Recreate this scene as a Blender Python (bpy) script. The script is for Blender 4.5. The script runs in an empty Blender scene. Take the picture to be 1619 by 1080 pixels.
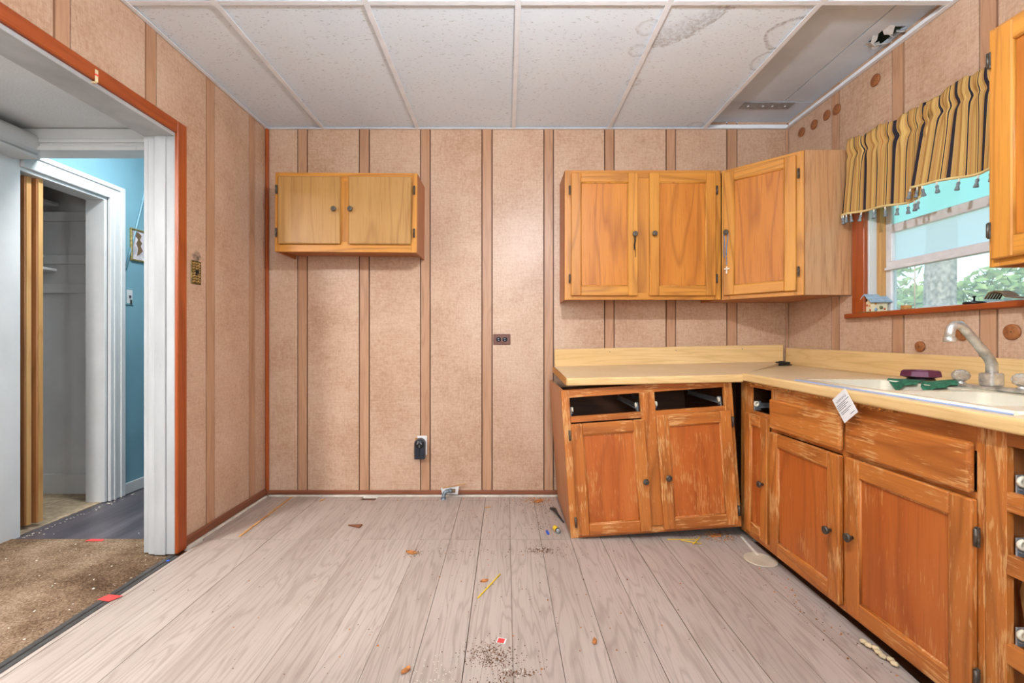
import bpy, bmesh, math, random
from mathutils import Vector, Matrix, noise as mnoise
random.seed(7)
S = bpy.context.scene
C = S.collection
R = math.radians

# ------------------------------------------------------------------ camera, world, lights, exposure
cam_d = bpy.data.cameras.new('camera'); cam = bpy.data.objects.new('camera', cam_d); C.objects.link(cam)
cam.location = (0, 0, .985); cam.rotation_euler = (R(90), 0, 0)
cam_d.sensor_width = 36; cam_d.lens = 16.01; cam_d.shift_x = .00587; cam_d.clip_start = .02
S.camera = cam
S.view_settings.view_transform = 'Standard'; S.view_settings.look = 'None'
S.view_settings.exposure = -0.03; S.view_settings.gamma = 1; S.view_settings.use_curve_mapping = False

W = bpy.data.worlds.new('daylight'); S.world = W; W.use_nodes = True
wn = W.node_tree; bgn = wn.nodes['Background']
sky = wn.nodes.new('ShaderNodeTexSky'); sky.sky_type = 'NISHITA'; sky.sun_disc = False
sky.sun_elevation = R(48); sky.sun_rotation = R(230); sky.air_density = 1.2; sky.dust_density = 2.0
wn.links.new(sky.outputs[0], bgn.inputs[0]); bgn.inputs[1].default_value = .50

def light(name, kind, loc, energy, col, rot=(0, 0, 0), **kw):
    l = bpy.data.lights.new(name, kind); l.energy = energy; l.color = col
    for k, v in kw.items(): setattr(l, k, v)
    o = bpy.data.objects.new(name, l); C.objects.link(o); o.location = loc; o.rotation_euler = rot
    return o
light('sun', 'SUN', (-4, 6, 8), 1.8, (1, .95, .86), (R(35), R(-38), 0), angle=.01)
# cool soft fill added behind the camera, standing in the rear wall opening
light('rear_fill_light', 'AREA', (.1, -1.28, 1.45), 40, (.84, .93, 1), (R(108), 0, 0), shape='RECTANGLE', size=1.2, size_y=1.1)
# fill lights added to brighten the front room and passage left of the kitchen
light('front_room_fill_light', 'AREA', (-2.22, .60, 2.035), 76, (1, .99, .98), (0, 0, 0), shape='DISK', size=.26)
light('passage_fill_light', 'AREA', (-1.83, 2.56, 2.355), 20, (.96, .98, 1), (0, 0, 0), shape='DISK', size=.26)
BULB = (.22, .77, 2.03)

# ------------------------------------------------------------------ colour and node helpers
def lin(c):
    o = []
    for v in c[:3]:
        v /= 255.0
        o.append(v / 12.92 if v <= .04045 else ((v + .055) / 1.055) ** 2.4)
    return (*o, 1.0)

class NT:
    def __init__(self, name, rough=.5, metal=0.0, spec=.5):
        self.m = bpy.data.materials.new(name); self.m.use_nodes = True
        self.t = self.m.node_tree; self.b = self.t.nodes['Principled BSDF']
        self.b.inputs['Roughness'].default_value = rough; self.b.inputs['Metallic'].default_value = metal
        self.b.inputs['Specular IOR Level'].default_value = spec
    def n(self, typ, **kw):
        x = self.t.nodes.new(typ)
        for k, v in kw.items(): setattr(x, k, v)
        return x
    def link(self, a, b): self.t.links.new(a, b)
    def put(self, sock, v):
        if hasattr(v, 'is_output') or hasattr(v, 'links'): self.link(v, sock)
        else: sock.default_value = v
    def math(self, op, a, b=None, c=None, clamp=False):
        x = self.n('ShaderNodeMath', operation=op); x.use_clamp = clamp
        self.put(x.inputs[0], a)
        if b is not None: self.put(x.inputs[1], b)
        if c is not None: self.put(x.inputs[2], c)
        return x.outputs[0]
    def coords(self, scale=(1, 1, 1), rnd=0.0, loc=(0, 0, 0)):
        tc = self.n('ShaderNodeTexCoord'); v = tc.outputs['Object']
        if rnd:
            oi = self.n('ShaderNodeObjectInfo'); vm = self.n('ShaderNodeVectorMath', operation='ADD')
            mu = self.math('MULTIPLY', oi.outputs['Random'], rnd)
            self.link(v, vm.inputs[0]); self.link(mu, vm.inputs[1]); v = vm.outputs[0]
        mp = self.n('ShaderNodeMapping'); self.link(v, mp.inputs[0])
        mp.inputs['Scale'].default_value = scale; mp.inputs['Location'].default_value = loc
        return mp.outputs[0]
    def noise(self, vec, scale=5, detail=3, rough=.55, dist=0.0):
        x = self.n('ShaderNodeTexNoise'); self.link(vec, x.inputs['Vector'])
        x.inputs['Scale'].default_value = scale; x.inputs['Detail'].default_value = detail
        x.inputs['Roughness'].default_value = rough; x.inputs['Distortion'].default_value = dist
        return x.outputs['Fac']
    def ramp(self, fac, stops, interp='LINEAR'):
        x = self.n('ShaderNodeValToRGB'); self.put(x.inputs[0], fac); cr = x.color_ramp; cr.interpolation = interp
        while len(cr.elements) < len(stops): cr.elements.new(.5)
        for e, (p, c) in zip(cr.elements, stops):
            e.position = p; e.color = c if len(c) == 4 and max(c) <= 1.0001 else lin(c)
        return x.outputs[0]
    def bw(self, fac, lo, hi):
        x = self.n('ShaderNodeMapRange'); x.inputs[1].default_value = lo; x.inputs[2].default_value = hi
        self.put(x.inputs[0], fac); return x.outputs[0]
    def mix(self, fac, a, b, mode='MIX'):
        x = self.n('ShaderNodeMix', data_type='RGBA', blend_type=mode)
        self.put(x.inputs[0], fac); self.put(x.inputs[6], a); self.put(x.inputs[7], b)
        return x.outputs[2]
    def color(self, v): self.put(self.b.inputs['Base Color'], v); return self
    def rough(self, v): self.put(self.b.inputs['Roughness'], v); return self
    def bump(self, h, strength=.2, dist=.002):
        x = self.n('ShaderNodeBump'); x.inputs['Strength'].default_value = strength; x.inputs['Distance'].default_value = dist
        self.link(h, x.inputs['Height']); self.link(x.outputs[0], self.b.inputs['Normal']); return self

M = {}
LX, RX, BY, FY = -1.536, 1.804, 2.9185, -1.3      # kitchen: left, right, back, front faces
def plain(name, c, rough=.5, metal=0.0, var=.06, spec=.5, scale=18):
    k = NT(name, rough, metal, spec); n = k.noise(k.coords(rnd=7), scale, 3)
    a = tuple(max(0, x * (1 - var)) for x in c[:3]); b = tuple(min(255, x * (1 + var)) for x in c[:3])
    k.color(k.ramp(n, [(.3, a), (.7, b)])); M[name] = k.m; return k.m

def wood(name, dark, mid, lite, axis, freq=1.0, rough=.42, rings=9, ringamt=.5, wear=None, wearlvl=.60, spec=.45, fine=.35, ringscale=1.0):
    k = NT(name, rough, 0, spec)
    sc = [5.0 * freq] * 3; sc[axis] = .55 * freq
    v = k.coords(tuple(sc), rnd=9.0)
    n1 = k.noise(v, 1.0 * ringscale, 2, .45, .25)
    ring = k.math('PINGPONG', k.math('MULTIPLY', n1, rings * 2), 1.0)
    sc2 = [120.0] * 3; sc2[axis] = 5.0
    v2 = k.coords(tuple(sc2), rnd=5.0); n2 = k.noise(v2, 1.0, 3, .6)
    base = k.ramp(k.noise(v, 1.7, 3), [(.30, mid), (.72, lite)])
    rmask = k.math('MULTIPLY', k.ramp(ring, [(.0, (1, 1, 1, 1)), (.42, (0, 0, 0, 1))]), ringamt)
    col = k.mix(rmask, base, lin(dark))
    fm = k.math('MULTIPLY', k.bw(n2, .52, .72), fine)
    col = k.mix(fm, col, lin(dark))
    if wear:
        sc3 = [170.0] * 3; sc3[axis] = 16.0
        v3 = k.coords(tuple(sc3), rnd=3.0); n3 = k.noise(v3, 1.0, 4, .6)
        v4 = k.coords((6, 6, 6), rnd=2.0); n4 = k.noise(v4, 1.0, 3, .6)
        w = k.math('ADD', n3, n4); wm = k.bw(w, wearlvl + .44, wearlvl + .56)
        col = k.mix(k.math('MULTIPLY', wm, .7), col, lin(wear))
    k.color(col); k.bump(n2, .12, .0006)
    M[name] = k.m; return k.m

# oak kitchen cabinets
for ax, nm in ((0, 'x'), (2, 'z')):
    wood('oak_' + nm, (142, 82, 26), (192, 124, 48), (212, 148, 62), ax, ringamt=.55)
    wood('oak_worn_' + nm, (124, 64, 22), (178, 100, 40), (198, 122, 54), ax, wear=(220, 168, 108), wearlvl=.62)
wood('oak_panel', (146, 78, 22), (188, 111, 38), (204, 131, 50), 2, rings=7, ringamt=.55, fine=.5)
wood('oak_panel_worn', (126, 58, 18), (178, 90, 34), (196, 110, 48), 2, rings=7, ringamt=.35, wear=(206, 142, 82), wearlvl=.66)
wood('oak_slab', (140, 92, 44), (176, 130, 72), (188, 144, 84), 2, rings=8, ringamt=.40, fine=.5)
wood('oak_side', (128, 76, 38), (170, 106, 60), (186, 120, 72), 2, ringamt=.3)
wood('oak_veneer_side', (146, 100, 64), (190, 142, 100), (206, 160, 118), 2, ringamt=.3, fine=.6, rough=.24)
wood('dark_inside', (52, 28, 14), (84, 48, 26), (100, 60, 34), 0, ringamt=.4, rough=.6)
wood('batten_wood', (134, 88, 60), (180, 136, 104), (194, 152, 120), 2, freq=1.6, ringamt=.28, rough=.4)
wood('trim_orange', (104, 36, 8), (150, 66, 22), (172, 84, 32), 2, ringamt=.3, rough=.35)
wood('trim_orange_y', (104, 36, 8), (150, 66, 22), (172, 84, 32), 1, ringamt=.3, rough=.35)
wood('trim_brown_x', (84, 44, 26), (122, 70, 46), (140, 84, 58), 0, ringamt=.3)
wood('trim_brown_y', (84, 44, 26), (122, 70, 46), (140, 84, 58), 1, ringamt=.3)
wood('bifold_wood', (110, 62, 26), (164, 106, 58), (186, 128, 78), 2, ringamt=.35)
wood('raw_wood', (150, 96, 44), (196, 146, 86), (214, 168, 110), 2, ringamt=.4, rough=.7)
wood('disc_wood', (96, 52, 24), (150, 90, 50), (164, 104, 60), 2, freq=3, ringamt=.4)
wood('laminate_y', (186, 140, 82), (220, 182, 122), (234, 202, 148), 1, freq=1.3, ringamt=.28, rough=.35, rings=12)
wood('laminate_x', (186, 140, 82), (220, 182, 122), (234, 202, 148), 0, freq=1.3, ringamt=.28, rough=.35, rings=12)
wood('passage_floor', (40, 36, 40), (70, 66, 74), (104, 98, 104), 1, freq=1.0, ringamt=.3, rough=.35)

# laminate top, pale and dusty
k = NT('laminate_top', .32)
v = k.coords((1, 1, 1)); n = k.noise(v, 4, 4); sp = k.noise(v, 190, 2)
c = k.ramp(n, [(.3, (212, 182, 140)), (.7, (226, 200, 164))])
c = k.mix(k.bw(sp, .70, .76), c, lin((96, 66, 44))); k.color(c); M['laminate_top'] = k.m

# printed wall panel
k = NT('panel_print', .34, 0, .4)
v = k.coords((1, 1, 1), rnd=4.0)
nb = k.noise(v, 2.4, 4, .6); nf = k.noise(v, 70, 4, .7)
nx = k.noise(k.coords((260, 260, 14), rnd=2), 1, 2); nz = k.noise(k.coords((14, 14, 260), rnd=2), 1, 2)
lin_ = k.math('ADD', k.math('MULTIPLY', nx, .5), k.math('MULTIPLY', nz, .5))
f = k.math('ADD', k.math('MULTIPLY', nb, .34), k.math('ADD', k.math('MULTIPLY', nf, .34), k.math('MULTIPLY', lin_, .32)))
c = k.ramp(f, [(.38, (174, 136, 108)), (.5, (197, 163, 137)), (.62, (211, 183, 159))])
fl = k.noise(k.coords((60, 60, 24), rnd=6), 1, 3, .6)
c = k.mix(k.math('MULTIPLY', k.bw(fl, .70, .78), .5), c, lin((138, 92, 62)))
vs = k.coords(); vd = k.n('ShaderNodeVectorMath', operation='DISTANCE'); k.link(vs, vd.inputs[0]); vd.inputs[1].default_value = (LX, 2.262, 1.402)
sd = k.math('ADD', vd.outputs['Value'], k.math('MULTIPLY', k.math('SUBTRACT', k.noise(vs, 45, 3), .5), .06))
c = k.mix(k.math('MULTIPLY', k.math('SUBTRACT', 1.0, k.bw(sd, .004, .034)), .85), c, lin((52, 46, 44)))
k.color(c); k.bump(lin_, .08, .0005); M['panel_print'] = k.m

plain('groove', (92, 54, 30), .7)
# white paint with scuffs
k = NT('white_paint', .45)
v = k.coords(rnd=3); n = k.noise(v, 3, 4); sc_ = k.noise(k.coords((30, 30, 9), rnd=3), 1, 4, .6)
c = k.ramp(n, [(.3, (200, 200, 199)), (.7, (216, 216, 215))]); c = k.mix(k.math('MULTIPLY', k.bw(sc_, .68, .76), .4), c, lin((120, 116, 110)))
k.color(c); M['white_paint'] = k.m
k = NT('jamb_paint_dimmed', .5)  # white paint with smudges, toned darker to offset strong light on the jamb
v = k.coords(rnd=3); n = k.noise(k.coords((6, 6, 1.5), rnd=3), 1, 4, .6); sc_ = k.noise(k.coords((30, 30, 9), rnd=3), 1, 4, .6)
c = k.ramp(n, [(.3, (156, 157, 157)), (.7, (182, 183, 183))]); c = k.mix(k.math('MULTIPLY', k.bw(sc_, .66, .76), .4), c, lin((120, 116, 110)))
k.color(c); M['jamb_paint_dimmed'] = k.m
k = NT('popcorn_white', .8); v = k.coords(); n = k.noise(v, 120, 3); k.color(k.ramp(k.noise(v, 2, 3), [(.3, (208, 208, 207)), (.7, (222, 222, 221))])); k.bump(n, .5, .004); M['popcorn_white'] = k.m
plain('grid_white', (236, 242, 248), .4, var=.02)
plain('drywall', (206, 215, 224), .8, var=.05, scale=3)
plain('dark_void', (34, 30, 27), .9)
# ceiling tile with fissures and water stains
k = NT('ceiling_tile', .85)
v = k.coords(); nf = k.noise(k.coords((55, 150, 55)), 1, 3, .6); nb = k.noise(v, 1.5, 2)
c = k.ramp(nb, [(.3, (226, 239, 251)), (.7, (234, 246, 255))])
c = k.mix(k.math('MULTIPLY', k.bw(nf, .62, .68), .6), c, lin((150, 150, 148)))
nd = k.noise(v, 9, 5, .7); nd2 = k.noise(v, 60, 3)
def ring_mask(cx, cy, r, w, inner):
    vm = k.n('ShaderNodeVectorMath', operation='DISTANCE'); k.link(v, vm.inputs[0]); vm.inputs[1].default_value = (cx, cy, 2.347)
    d = k.math('ADD', vm.outputs['Value'], k.math('MULTIPLY', k.math('SUBTRACT', nd, .5), r * .55))
    a = k.math('SUBTRACT', 1.0, k.bw(d, r, r + .006)); b = k.bw(d, r - w, r - w * inner)
    return k.math('MULTIPLY', a, b)
sxyz = k.n('ShaderNodeSeparateXYZ'); k.link(v, sxyz.inputs[0])
for (cx, cy, r, w, inner, amt, col) in ((.585, 1.78, .345, .13, .1, .62, (138, 136, 134)), (.62, 1.985, .05, .02, .2, .35, (140, 136, 130)), (.622, 2.14, .045, .02, .2, .35, (140, 136, 130)),
        (.672, 2.40, .04, .025, .2, .35, (140, 136, 130)), (1.27, 2.02, .11, .02, .2, .6, (110, 104, 98)), (1.275, 2.22, .075, .014, .2, .5, (120, 114, 108)), (1.2, 2.88, .05, .03, .2, .3, (130, 126, 120))):
    g = k.math('MULTIPLY', ring_mask(cx, cy, r, w, inner), k.math('MULTIPLY', k.bw(nd2, .30, .62), amt))
    if r > .3: g = k.math('MULTIPLY', g, k.bw(sxyz.outputs[0], .658, .66))
    c = k.mix(g, c, lin(col))
k.color(c); k.bump(nf, .25, .002); M['ceiling_tile'] = k.m

# whitewashed vinyl planks
k = NT('floor_vinyl', .42, 0, .4)
v = k.coords((9, .9, 9), rnd=12); n1 = k.noise(v, 1.0, 3, .5, .35)
ring = k.math('PINGPONG', k.math('MULTIPLY', n1, 26), 1.0)
nf = k.noise(k.coords((160, 5, 160), rnd=5), 1, 3, .6)
c = k.ramp(k.noise(k.coords((3, .8, 3), rnd=4), 1, 2), [(.3, (172, 157, 146)), (.7, (189, 175, 164))])
c = k.mix(k.math('MULTIPLY', k.ramp(ring, [(0, (1, 1, 1, 1)), (.5, (0, 0, 0, 1))]), .42), c, lin((136, 118, 106)))
c = k.mix(k.math('MULTIPLY', k.bw(nf, .5, .72), .3), c, lin((128, 111, 99)))
wv = k.coords((1, 1, 1)); dirt = k.noise(wv, 2.1, 5, .65)
c = k.mix(k.math('MULTIPLY', k.bw(dirt, .60, .80), .4), c, lin((146, 122, 98)))
k.color(c); M['floor_vinyl'] = k.m

# carpet
k = NT('carpet', .95, 0, .1); v = k.coords(); n = k.noise(v, 2.2, 5, .65); nf = k.noise(v, 130, 3, .7)
c = k.ramp(k.math('ADD', k.math('MULTIPLY', n, .6), k.math('MULTIPLY', nf, .4)), [(.40, (80, 60, 44)), (.5, (132, 107, 84)), (.60, (174, 150, 126))])
c = k.mix(k.math('MULTIPLY', k.bw(k.noise(v, 60, 2), .73, .76), .5), c, lin((224, 220, 214)))
k.color(c); k.bump(nf, .9, .01); M['carpet'] = k.m
plain('closet_floor', (176, 156, 128), .8, var=.12, scale=30)
plain('blue_wall', (122, 164, 178), .5, var=.04, scale=3)
plain('brass', (112, 94, 58), .45, .8, var=.25, scale=60)
plain('brass_bright', (196, 170, 110), .35, .8, var=.2, scale=60)
plain('knob_metal', (88, 82, 74), .4, .6, var=.2, scale=90)
plain('black_plastic', (26, 27, 30), .35)
plain('outlet_black', (30, 36, 48), .4)
plain('brown_plastic', (104, 58, 40), .45)
plain('chrome_worn', (196, 194, 188), .34, .75, var=.2, scale=25)
plain('galvanised', (158, 164, 168), .45, .6, var=.08, scale=40)
plain('pipe_metal', (120, 132, 140), .5, .6, var=.25, scale=60)
plain('roller_plastic', (226, 218, 196), .4)
plain('sink_cream', (234, 222, 198), .18, var=.03, scale=6)
plain('purple_plastic', (92, 30, 62), .4, var=.15)
plain('green_felt', (38, 96, 70), .95, var=.2, scale=80)
plain('blue_tape', (74, 98, 190), .6)
plain('blue_film', (158, 178, 222), .4)
plain('paper', (232, 230, 228), .7, var=.02)
plain('ink', (90, 90, 96), .8)
plain('yellow_plastic', (228, 190, 40), .5)
plain('red_tape', (236, 70, 66), .6)
plain('blue_bit', (40, 90, 200), .5)
plain('dirt', (98, 66, 42), .95, var=.4, scale=200)
plain('leaf_brown', (176, 112, 58), .8, var=.25, scale=60)
plain('pale_bits', (226, 218, 204), .8)
plain('lid_plastic', (206, 194, 170), .3)
plain('foam_pale', (222, 200, 158), .8, var=.1, scale=40)
plain('white_strip', (226, 218, 204), .7, var=.08)
plain('threshold', (66, 64, 62), .5, var=.2, scale=40)
plain('sash_white', (222, 222, 224), .4, var=.03)
plain('roof_blue', (150, 172, 190), .7, var=.08, scale=60)
plain('house_cream', (226, 212, 176), .7, var=.06, scale=60)
plain('moss_green', (110, 112, 70), .7)
plain('orange_paint', (226, 150, 40), .6)
plain('red_paint', (206, 84, 50), .6)
plain('bead_blue', (72, 140, 196), .25)
plain('bead_dark', (38, 28, 26), .3)
plain('bead_pale', (222, 208, 190), .3)
plain('tassel_grey', (116, 122, 126), .7, var=.2, scale=120)
plain('braid', (214, 190, 130), .8)
plain('braid_dark', (40, 42, 50), .8)
plain('rake_brown', (112, 88, 64), .5)
plain('cork', (176, 124, 66), .7, var=.12, scale=90)
plain('particle_board', (176, 122, 62), .95, var=.35, scale=160)
plain('bark', (150, 142, 134), .95, var=.35, scale=22)
plain('grass', (150, 160, 96), .95, var=.2, scale=8)
plain('torn_paper', (214, 212, 208), .8, var=.1)
plain('picture_print', (196, 186, 190), .3, var=.18, scale=22)
plain('siding', (206, 206, 200), .7)

k = NT('leaf', .6); oi = k.noise(k.coords(), 5, 3)
k.color(k.ramp(oi, [(.3, (92, 128, 62)), (.55, (146, 172, 96)), (.75, (198, 206, 140))]))
k.b.inputs['Transmission Weight'].default_value = 0.0; M['leaf'] = k.m

def glassy(name, tint, haze=0.0, hz=(.9, .93, .93, 1)):
    k = NT(name, .05); t = k.t
    tr = k.n('ShaderNodeBsdfTransparent'); tr.inputs[0].default_value = tint
    gl = k.n('ShaderNodeBsdfGlossy'); gl.inputs['Roughness'].default_value = .03
    fr = k.n('ShaderNodeFresnel'); fr.inputs[0].default_value = 1.3
    mx = k.n('ShaderNodeMixShader'); k.link(fr.outputs[0], mx.inputs[0]); k.link(tr.outputs[0], mx.inputs[1]); k.link(gl.outputs[0], mx.inputs[2])
    out = mx.outputs[0]
    if haze:
        df = k.n('ShaderNodeBsdfTranslucent'); df.inputs[0].default_value = hz
        m2 = k.n('ShaderNodeMixShader'); m2.inputs[0].default_value = haze
        k.link(out, m2.inputs[1]); k.link(df.outputs[0], m2.inputs[2]); out = m2.outputs[0]
    k.link(out, t.nodes['Material Output'].inputs['Surface']); M[name] = k.m
glassy('clear_glass', (.95, .98, .97, 1))
glassy('hazy_glass', (.9, .96, .96, 1), .18)
glassy('film_glass', (.85, .93, .93, 1), .75)
glassy('tinted_film', (.62, .96, .93, 1), .80, (.78, 1.0, .96, 1))
k = NT('crystal', .12); k.color(k.ramp(k.noise(k.coords(), 60, 2), [(.3, (206, 200, 188)), (.7, (240, 238, 232))])); k.b.inputs['Transmission Weight'].default_value = .7; M['crystal'] = k.m
k = NT('bulb_glass', .4); k.b.inputs['Emission Color'].default_value = (.91, .955, 1, 1); k.b.inputs['Emission Strength'].default_value = 2050; M['bulb_glass'] = k.m
# striped curtain cloth, u in metres along the cloth
k = NT('curtain_cloth', .85, 0, .2)
uv = k.n('ShaderNodeUVMap'); sx = k.n('ShaderNodeSeparateXYZ'); k.link(uv.outputs[0], sx.inputs[0])
u = sx.outputs[0]; fr = k.math('FRACT', k.math('DIVIDE', u, .176))
G1, G2, G3, NV, RU = (188, 148, 88), (164, 124, 70), (206, 170, 102), (26, 32, 48), (176, 104, 54)
st = [(0, NV), (.105, G3), (.125, G1), (.24, RU), (.25, G2), (.30, G3), (.40, G1), (.46, G3), (.47, NV), (.515, G3), (.53, G1), (.60, RU), (.61, G1), (.70, G3), (.74, G2), (.80, G3), (.83, NV), (.86, G3), (.88, G1), (.95, G2)]
c = k.ramp(fr, st, 'CONSTANT')
fine = k.math('FRACT', k.math('DIVIDE', u, .0062))
c = k.mix(k.math('MULTIPLY', k.bw(fine, .5, .9), .28), c, lin((120, 84, 40)))
k.color(c); M['curtain_cloth'] = k.m

# ------------------------------------------------------------------ mesh helpers
def obj(name, bm, mat, parent=None, smooth=False):
    me = bpy.data.meshes.new(name); bmesh.ops.recalc_face_normals(bm, faces=bm.faces)
    if smooth:
        for f in bm.faces: f.smooth = True
    bm.to_mesh(me); bm.free()
    o = bpy.data.objects.new(name, me); C.objects.link(o)
    if mat: me.materials.append(M[mat] if isinstance(mat, str) else mat)
    if parent: o.parent = parent
    return o
def add_box(bm, x0, x1, y0, y1, z0, z1, bev=0.0, seg=1, mtx=None):
    t = bmesh.new(); bmesh.ops.create_cube(t, size=1)
    for v in t.verts: v.co = Vector(((v.co.x + .5) * (x1 - x0) + x0, (v.co.y + .5) * (y1 - y0) + y0, (v.co.z + .5) * (z1 - z0) + z0))
    if bev: bmesh.ops.bevel(t, geom=list(t.edges), offset=bev, segments=seg, affect='EDGES', profile=.5)
    merge(bm, t, mtx); return bm
def merge(bm, t, mtx=None):
    if mtx is not None: t.transform(mtx)
    mp = {v: bm.verts.new(v.co) for v in t.verts}
    for f in t.faces:
        try:
            nf = bm.faces.new([mp[v] for v in f.verts]); nf.smooth = f.smooth
        except ValueError: pass
    t.free()
def bx(name, x0, x1, y0, y1, z0, z1, mat, parent=None, bev=0.0, seg=1):
    return obj(name, add_box(bmesh.new(), x0, x1, y0, y1, z0, z1, bev, seg), mat, parent)
def add_prism(bm, pts, z0, z1, axis=2, mtx=None):
    t = bmesh.new(); mk = lambda p, w: {2: (p[0], p[1], w), 1: (p[0], w, p[1]), 0: (w, p[0], p[1])}[axis]
    a = [t.verts.new(mk(p, z0)) for p in pts]; b = [t.verts.new(mk(p, z1)) for p in pts]
    t.faces.new(a); t.faces.new(b[::-1]); n = len(pts)
    for i in range(n): t.faces.new((a[i], b[i], b[(i + 1) % n], a[(i + 1) % n]))
    bmesh.ops.recalc_face_normals(t, faces=t.faces); merge(bm, t, mtx); return bm
def prism(name, pts, z0, z1, mat, parent=None, axis=2): return obj(name, add_prism(bmesh.new(), pts, z0, z1, axis), mat, parent)
def add_tube(bm, pts, r, seg=10, cap=True, smooth=True):
    pts = [Vector(p) for p in pts]; rr = r if isinstance(r, (list, tuple)) else [r] * len(pts)
    t = bmesh.new(); rings = []; ref = None
    for i, p in enumerate(pts):
        d = (pts[min(i + 1, len(pts) - 1)] - pts[max(i - 1, 0)]).normalized()
        if ref is None: ref = d.orthogonal().normalized()
        else: ref = (ref - d * ref.dot(d)).normalized()
        s = d.cross(ref)
        rings.append([t.verts.new(p + (ref * math.cos(a) + s * math.sin(a)) * rr[i]) for a in [2 * math.pi * j / seg for j in range(seg)]])
    for a, b in zip(rings, rings[1:]):
        for j in range(seg):
            f = t.faces.new((a[j], a[(j + 1) % seg], b[(j + 1) % seg], b[j])); f.smooth = smooth
    if cap: t.faces.new(rings[0][::-1]); t.faces.new(rings[-1])
    merge(bm, t); return bm
def tube(name, pts, r, mat, parent=None, seg=10): return obj(name, add_tube(bmesh.new(), pts, r, seg), mat, parent)
def add_lathe(bm, prof, seg=16, mtx=None, smooth=True):
    t = bmesh.new(); rings = []
    for r, z in prof: rings.append([t.verts.new((max(r, 1e-5) * math.cos(2 * math.pi * j / seg), max(r, 1e-5) * math.sin(2 * math.pi * j / seg), z)) for j in range(seg)])
    for a, b in zip(rings, rings[1:]):
        for j in range(seg):
            f = t.faces.new((a[j], a[(j + 1) % seg], b[(j + 1) % seg], b[j])); f.smooth = smooth
    t.faces.new(rings[0][::-1]); t.faces.new(rings[-1]); merge(bm, t, mtx); return bm
def add_ball(bm, c, r, sub=1, sc=(1, 1, 1)):
    t = bmesh.new(); bmesh.ops.create_icosphere(t, subdivisions=sub, radius=r)
    for v in t.verts: v.co = Vector((v.co.x * sc[0] + c[0], v.co.y * sc[1] + c[1], v.co.z * sc[2] + c[2]))
    for f in t.faces: f.smooth = True
    merge(bm, t); return bm
def tag(o, label, cat=None, group=None, kind=None):
    o['label'] = label
    if cat: o['category'] = cat
    if group: o['group'] = group
    if kind: o['kind'] = kind
    return o
def thing(name, label, cat, loc=(0, 0, 0), rot=(0, 0, 0), group=None):
    o = bpy.data.objects.new(name, None); C.objects.link(o); o.location = loc; o.rotation_euler = rot
    o.empty_display_size = .05
    return tag(o, label, cat, group)
def struct(o, label, cat): return tag(o, label, cat, None, 'structure')

LX, RX, BY, FY = -1.536, 1.804, 2.9185, -1.3      # kitchen: left, right, back, front faces
CZ, UZ = 2.343, 2.39                               # dropped grid, old plaster board ceiling

# ------------------------------------------------------------------ setting: walls
G = .0035
def pieces(intervals, opens, put):
    """put(kind, [(a,b,z0,z1)...]) for each panel or batten, notched around the openings"""
    for a, b, kind in intervals:
        xs = sorted({a, b, *[e for o in opens for e in o[:2] if a < e < b]})
        if len(xs) == 2:
            for o in opens:
                if o[0] < (a + b) / 2 < o[1]:
                    if o[2] > .01: put(kind, [(a + G, b - G, 0, o[2])])
                    put(kind, [(a + G, b - G, o[3], UZ)]); break
            else: put(kind, [(a + G, b - G, 0, UZ)])
            continue
        bs = []
        for p, q in zip(xs, xs[1:]):
            zs = [(0, UZ)]
            for o in opens:
                if o[0] < (p + q) / 2 < o[1]: zs = [(0, o[2]), (o[3], UZ)]
            bs += [(p + (G if p == a else 0), q - (G if q == b else 0), z0, z1) for z0, z1 in zs if z1 - z0 > .01]
        put(kind, bs)
def strips(lo, hi, bats):
    out = []; cur = lo
    for a, b in bats:
        if a > cur: out.append((cur, a, 'panel'))
        out.append((max(a, lo), min(b, hi), 'batten')); cur = b
    if cur < hi: out.append((cur, hi, 'panel'))
    return out
# back wall
wb = struct(bx('wall_back', LX - .15, RX + .15, BY + .007, BY + .12, -.1, UZ, 'groove'), 'back wall of printed tan panels between wooden battens', 'wall')
bb = [(-1.334, -1.273), (-.94, -.876), (-.547, -.486), (-.154, -.089), (.243, .304), (.632, .693), (1.026, 1.086), (1.415, 1.48)]
def put_on(parent, axis, face, sgn):
    def put(kind, bs):
        bm = bmesh.new(); p = 0 if kind == 'panel' else .002
        f0, f1 = sorted((face - sgn * p, face + sgn * .008))
        for a, b, z0, z1 in bs:
            if axis == 'x': add_box(bm, a, b, f0, f1, z0, z1)
            else: add_box(bm, f0, f1, a, b, z0, z1)
        obj(kind, bm, 'panel_print' if kind == 'panel' else 'batten_wood', parent)
    return put
pieces(strips(LX, RX, bb), [], put_on(wb, 'x', BY, 1))
# left wall with wide cased opening
OL = (.80, 2.122, 0, 1.952)
bm = bmesh.new()
add_box(bm, LX - .126, LX - .007, OL[1], BY + .1, -.1, UZ); add_box(bm, LX - .126, LX - .007, FY, OL[0], -.1, UZ); add_box(bm, LX - .126, LX - .007, OL[0], OL[1], OL[3], UZ)
wl = struct(obj('wall_left', bm, 'groove'), 'left wall of orange-tan printed panels around the wide cased opening', 'wall')
bl = [(-.822, -.762), (-.427, -.367), (-.032, .028), (.363, .423), (.758, .818), (1.152, 1.212), (1.547, 1.605), (1.94, 2.0), (2.333, 2.40), (2.724, 2.786)]
pieces(strips(FY, BY, bl), [(OL[0] - .03, OL[1] + .03, 0, OL[3] + .03)], put_on(wl, 'y', LX, -1))
bx('hall_skin', LX - .132, LX - .126, OL[1] + .01, BY + 1.4, 0, UZ, 'blue_wall', wl); bx('hall_skin', LX - .132, LX - .126, FY, OL[0], 0, UZ, 'white_paint', wl)
bx('hall_skin', LX - .132, LX - .126, OL[0], OL[1], OL[3], UZ, 'white_paint', wl)
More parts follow.
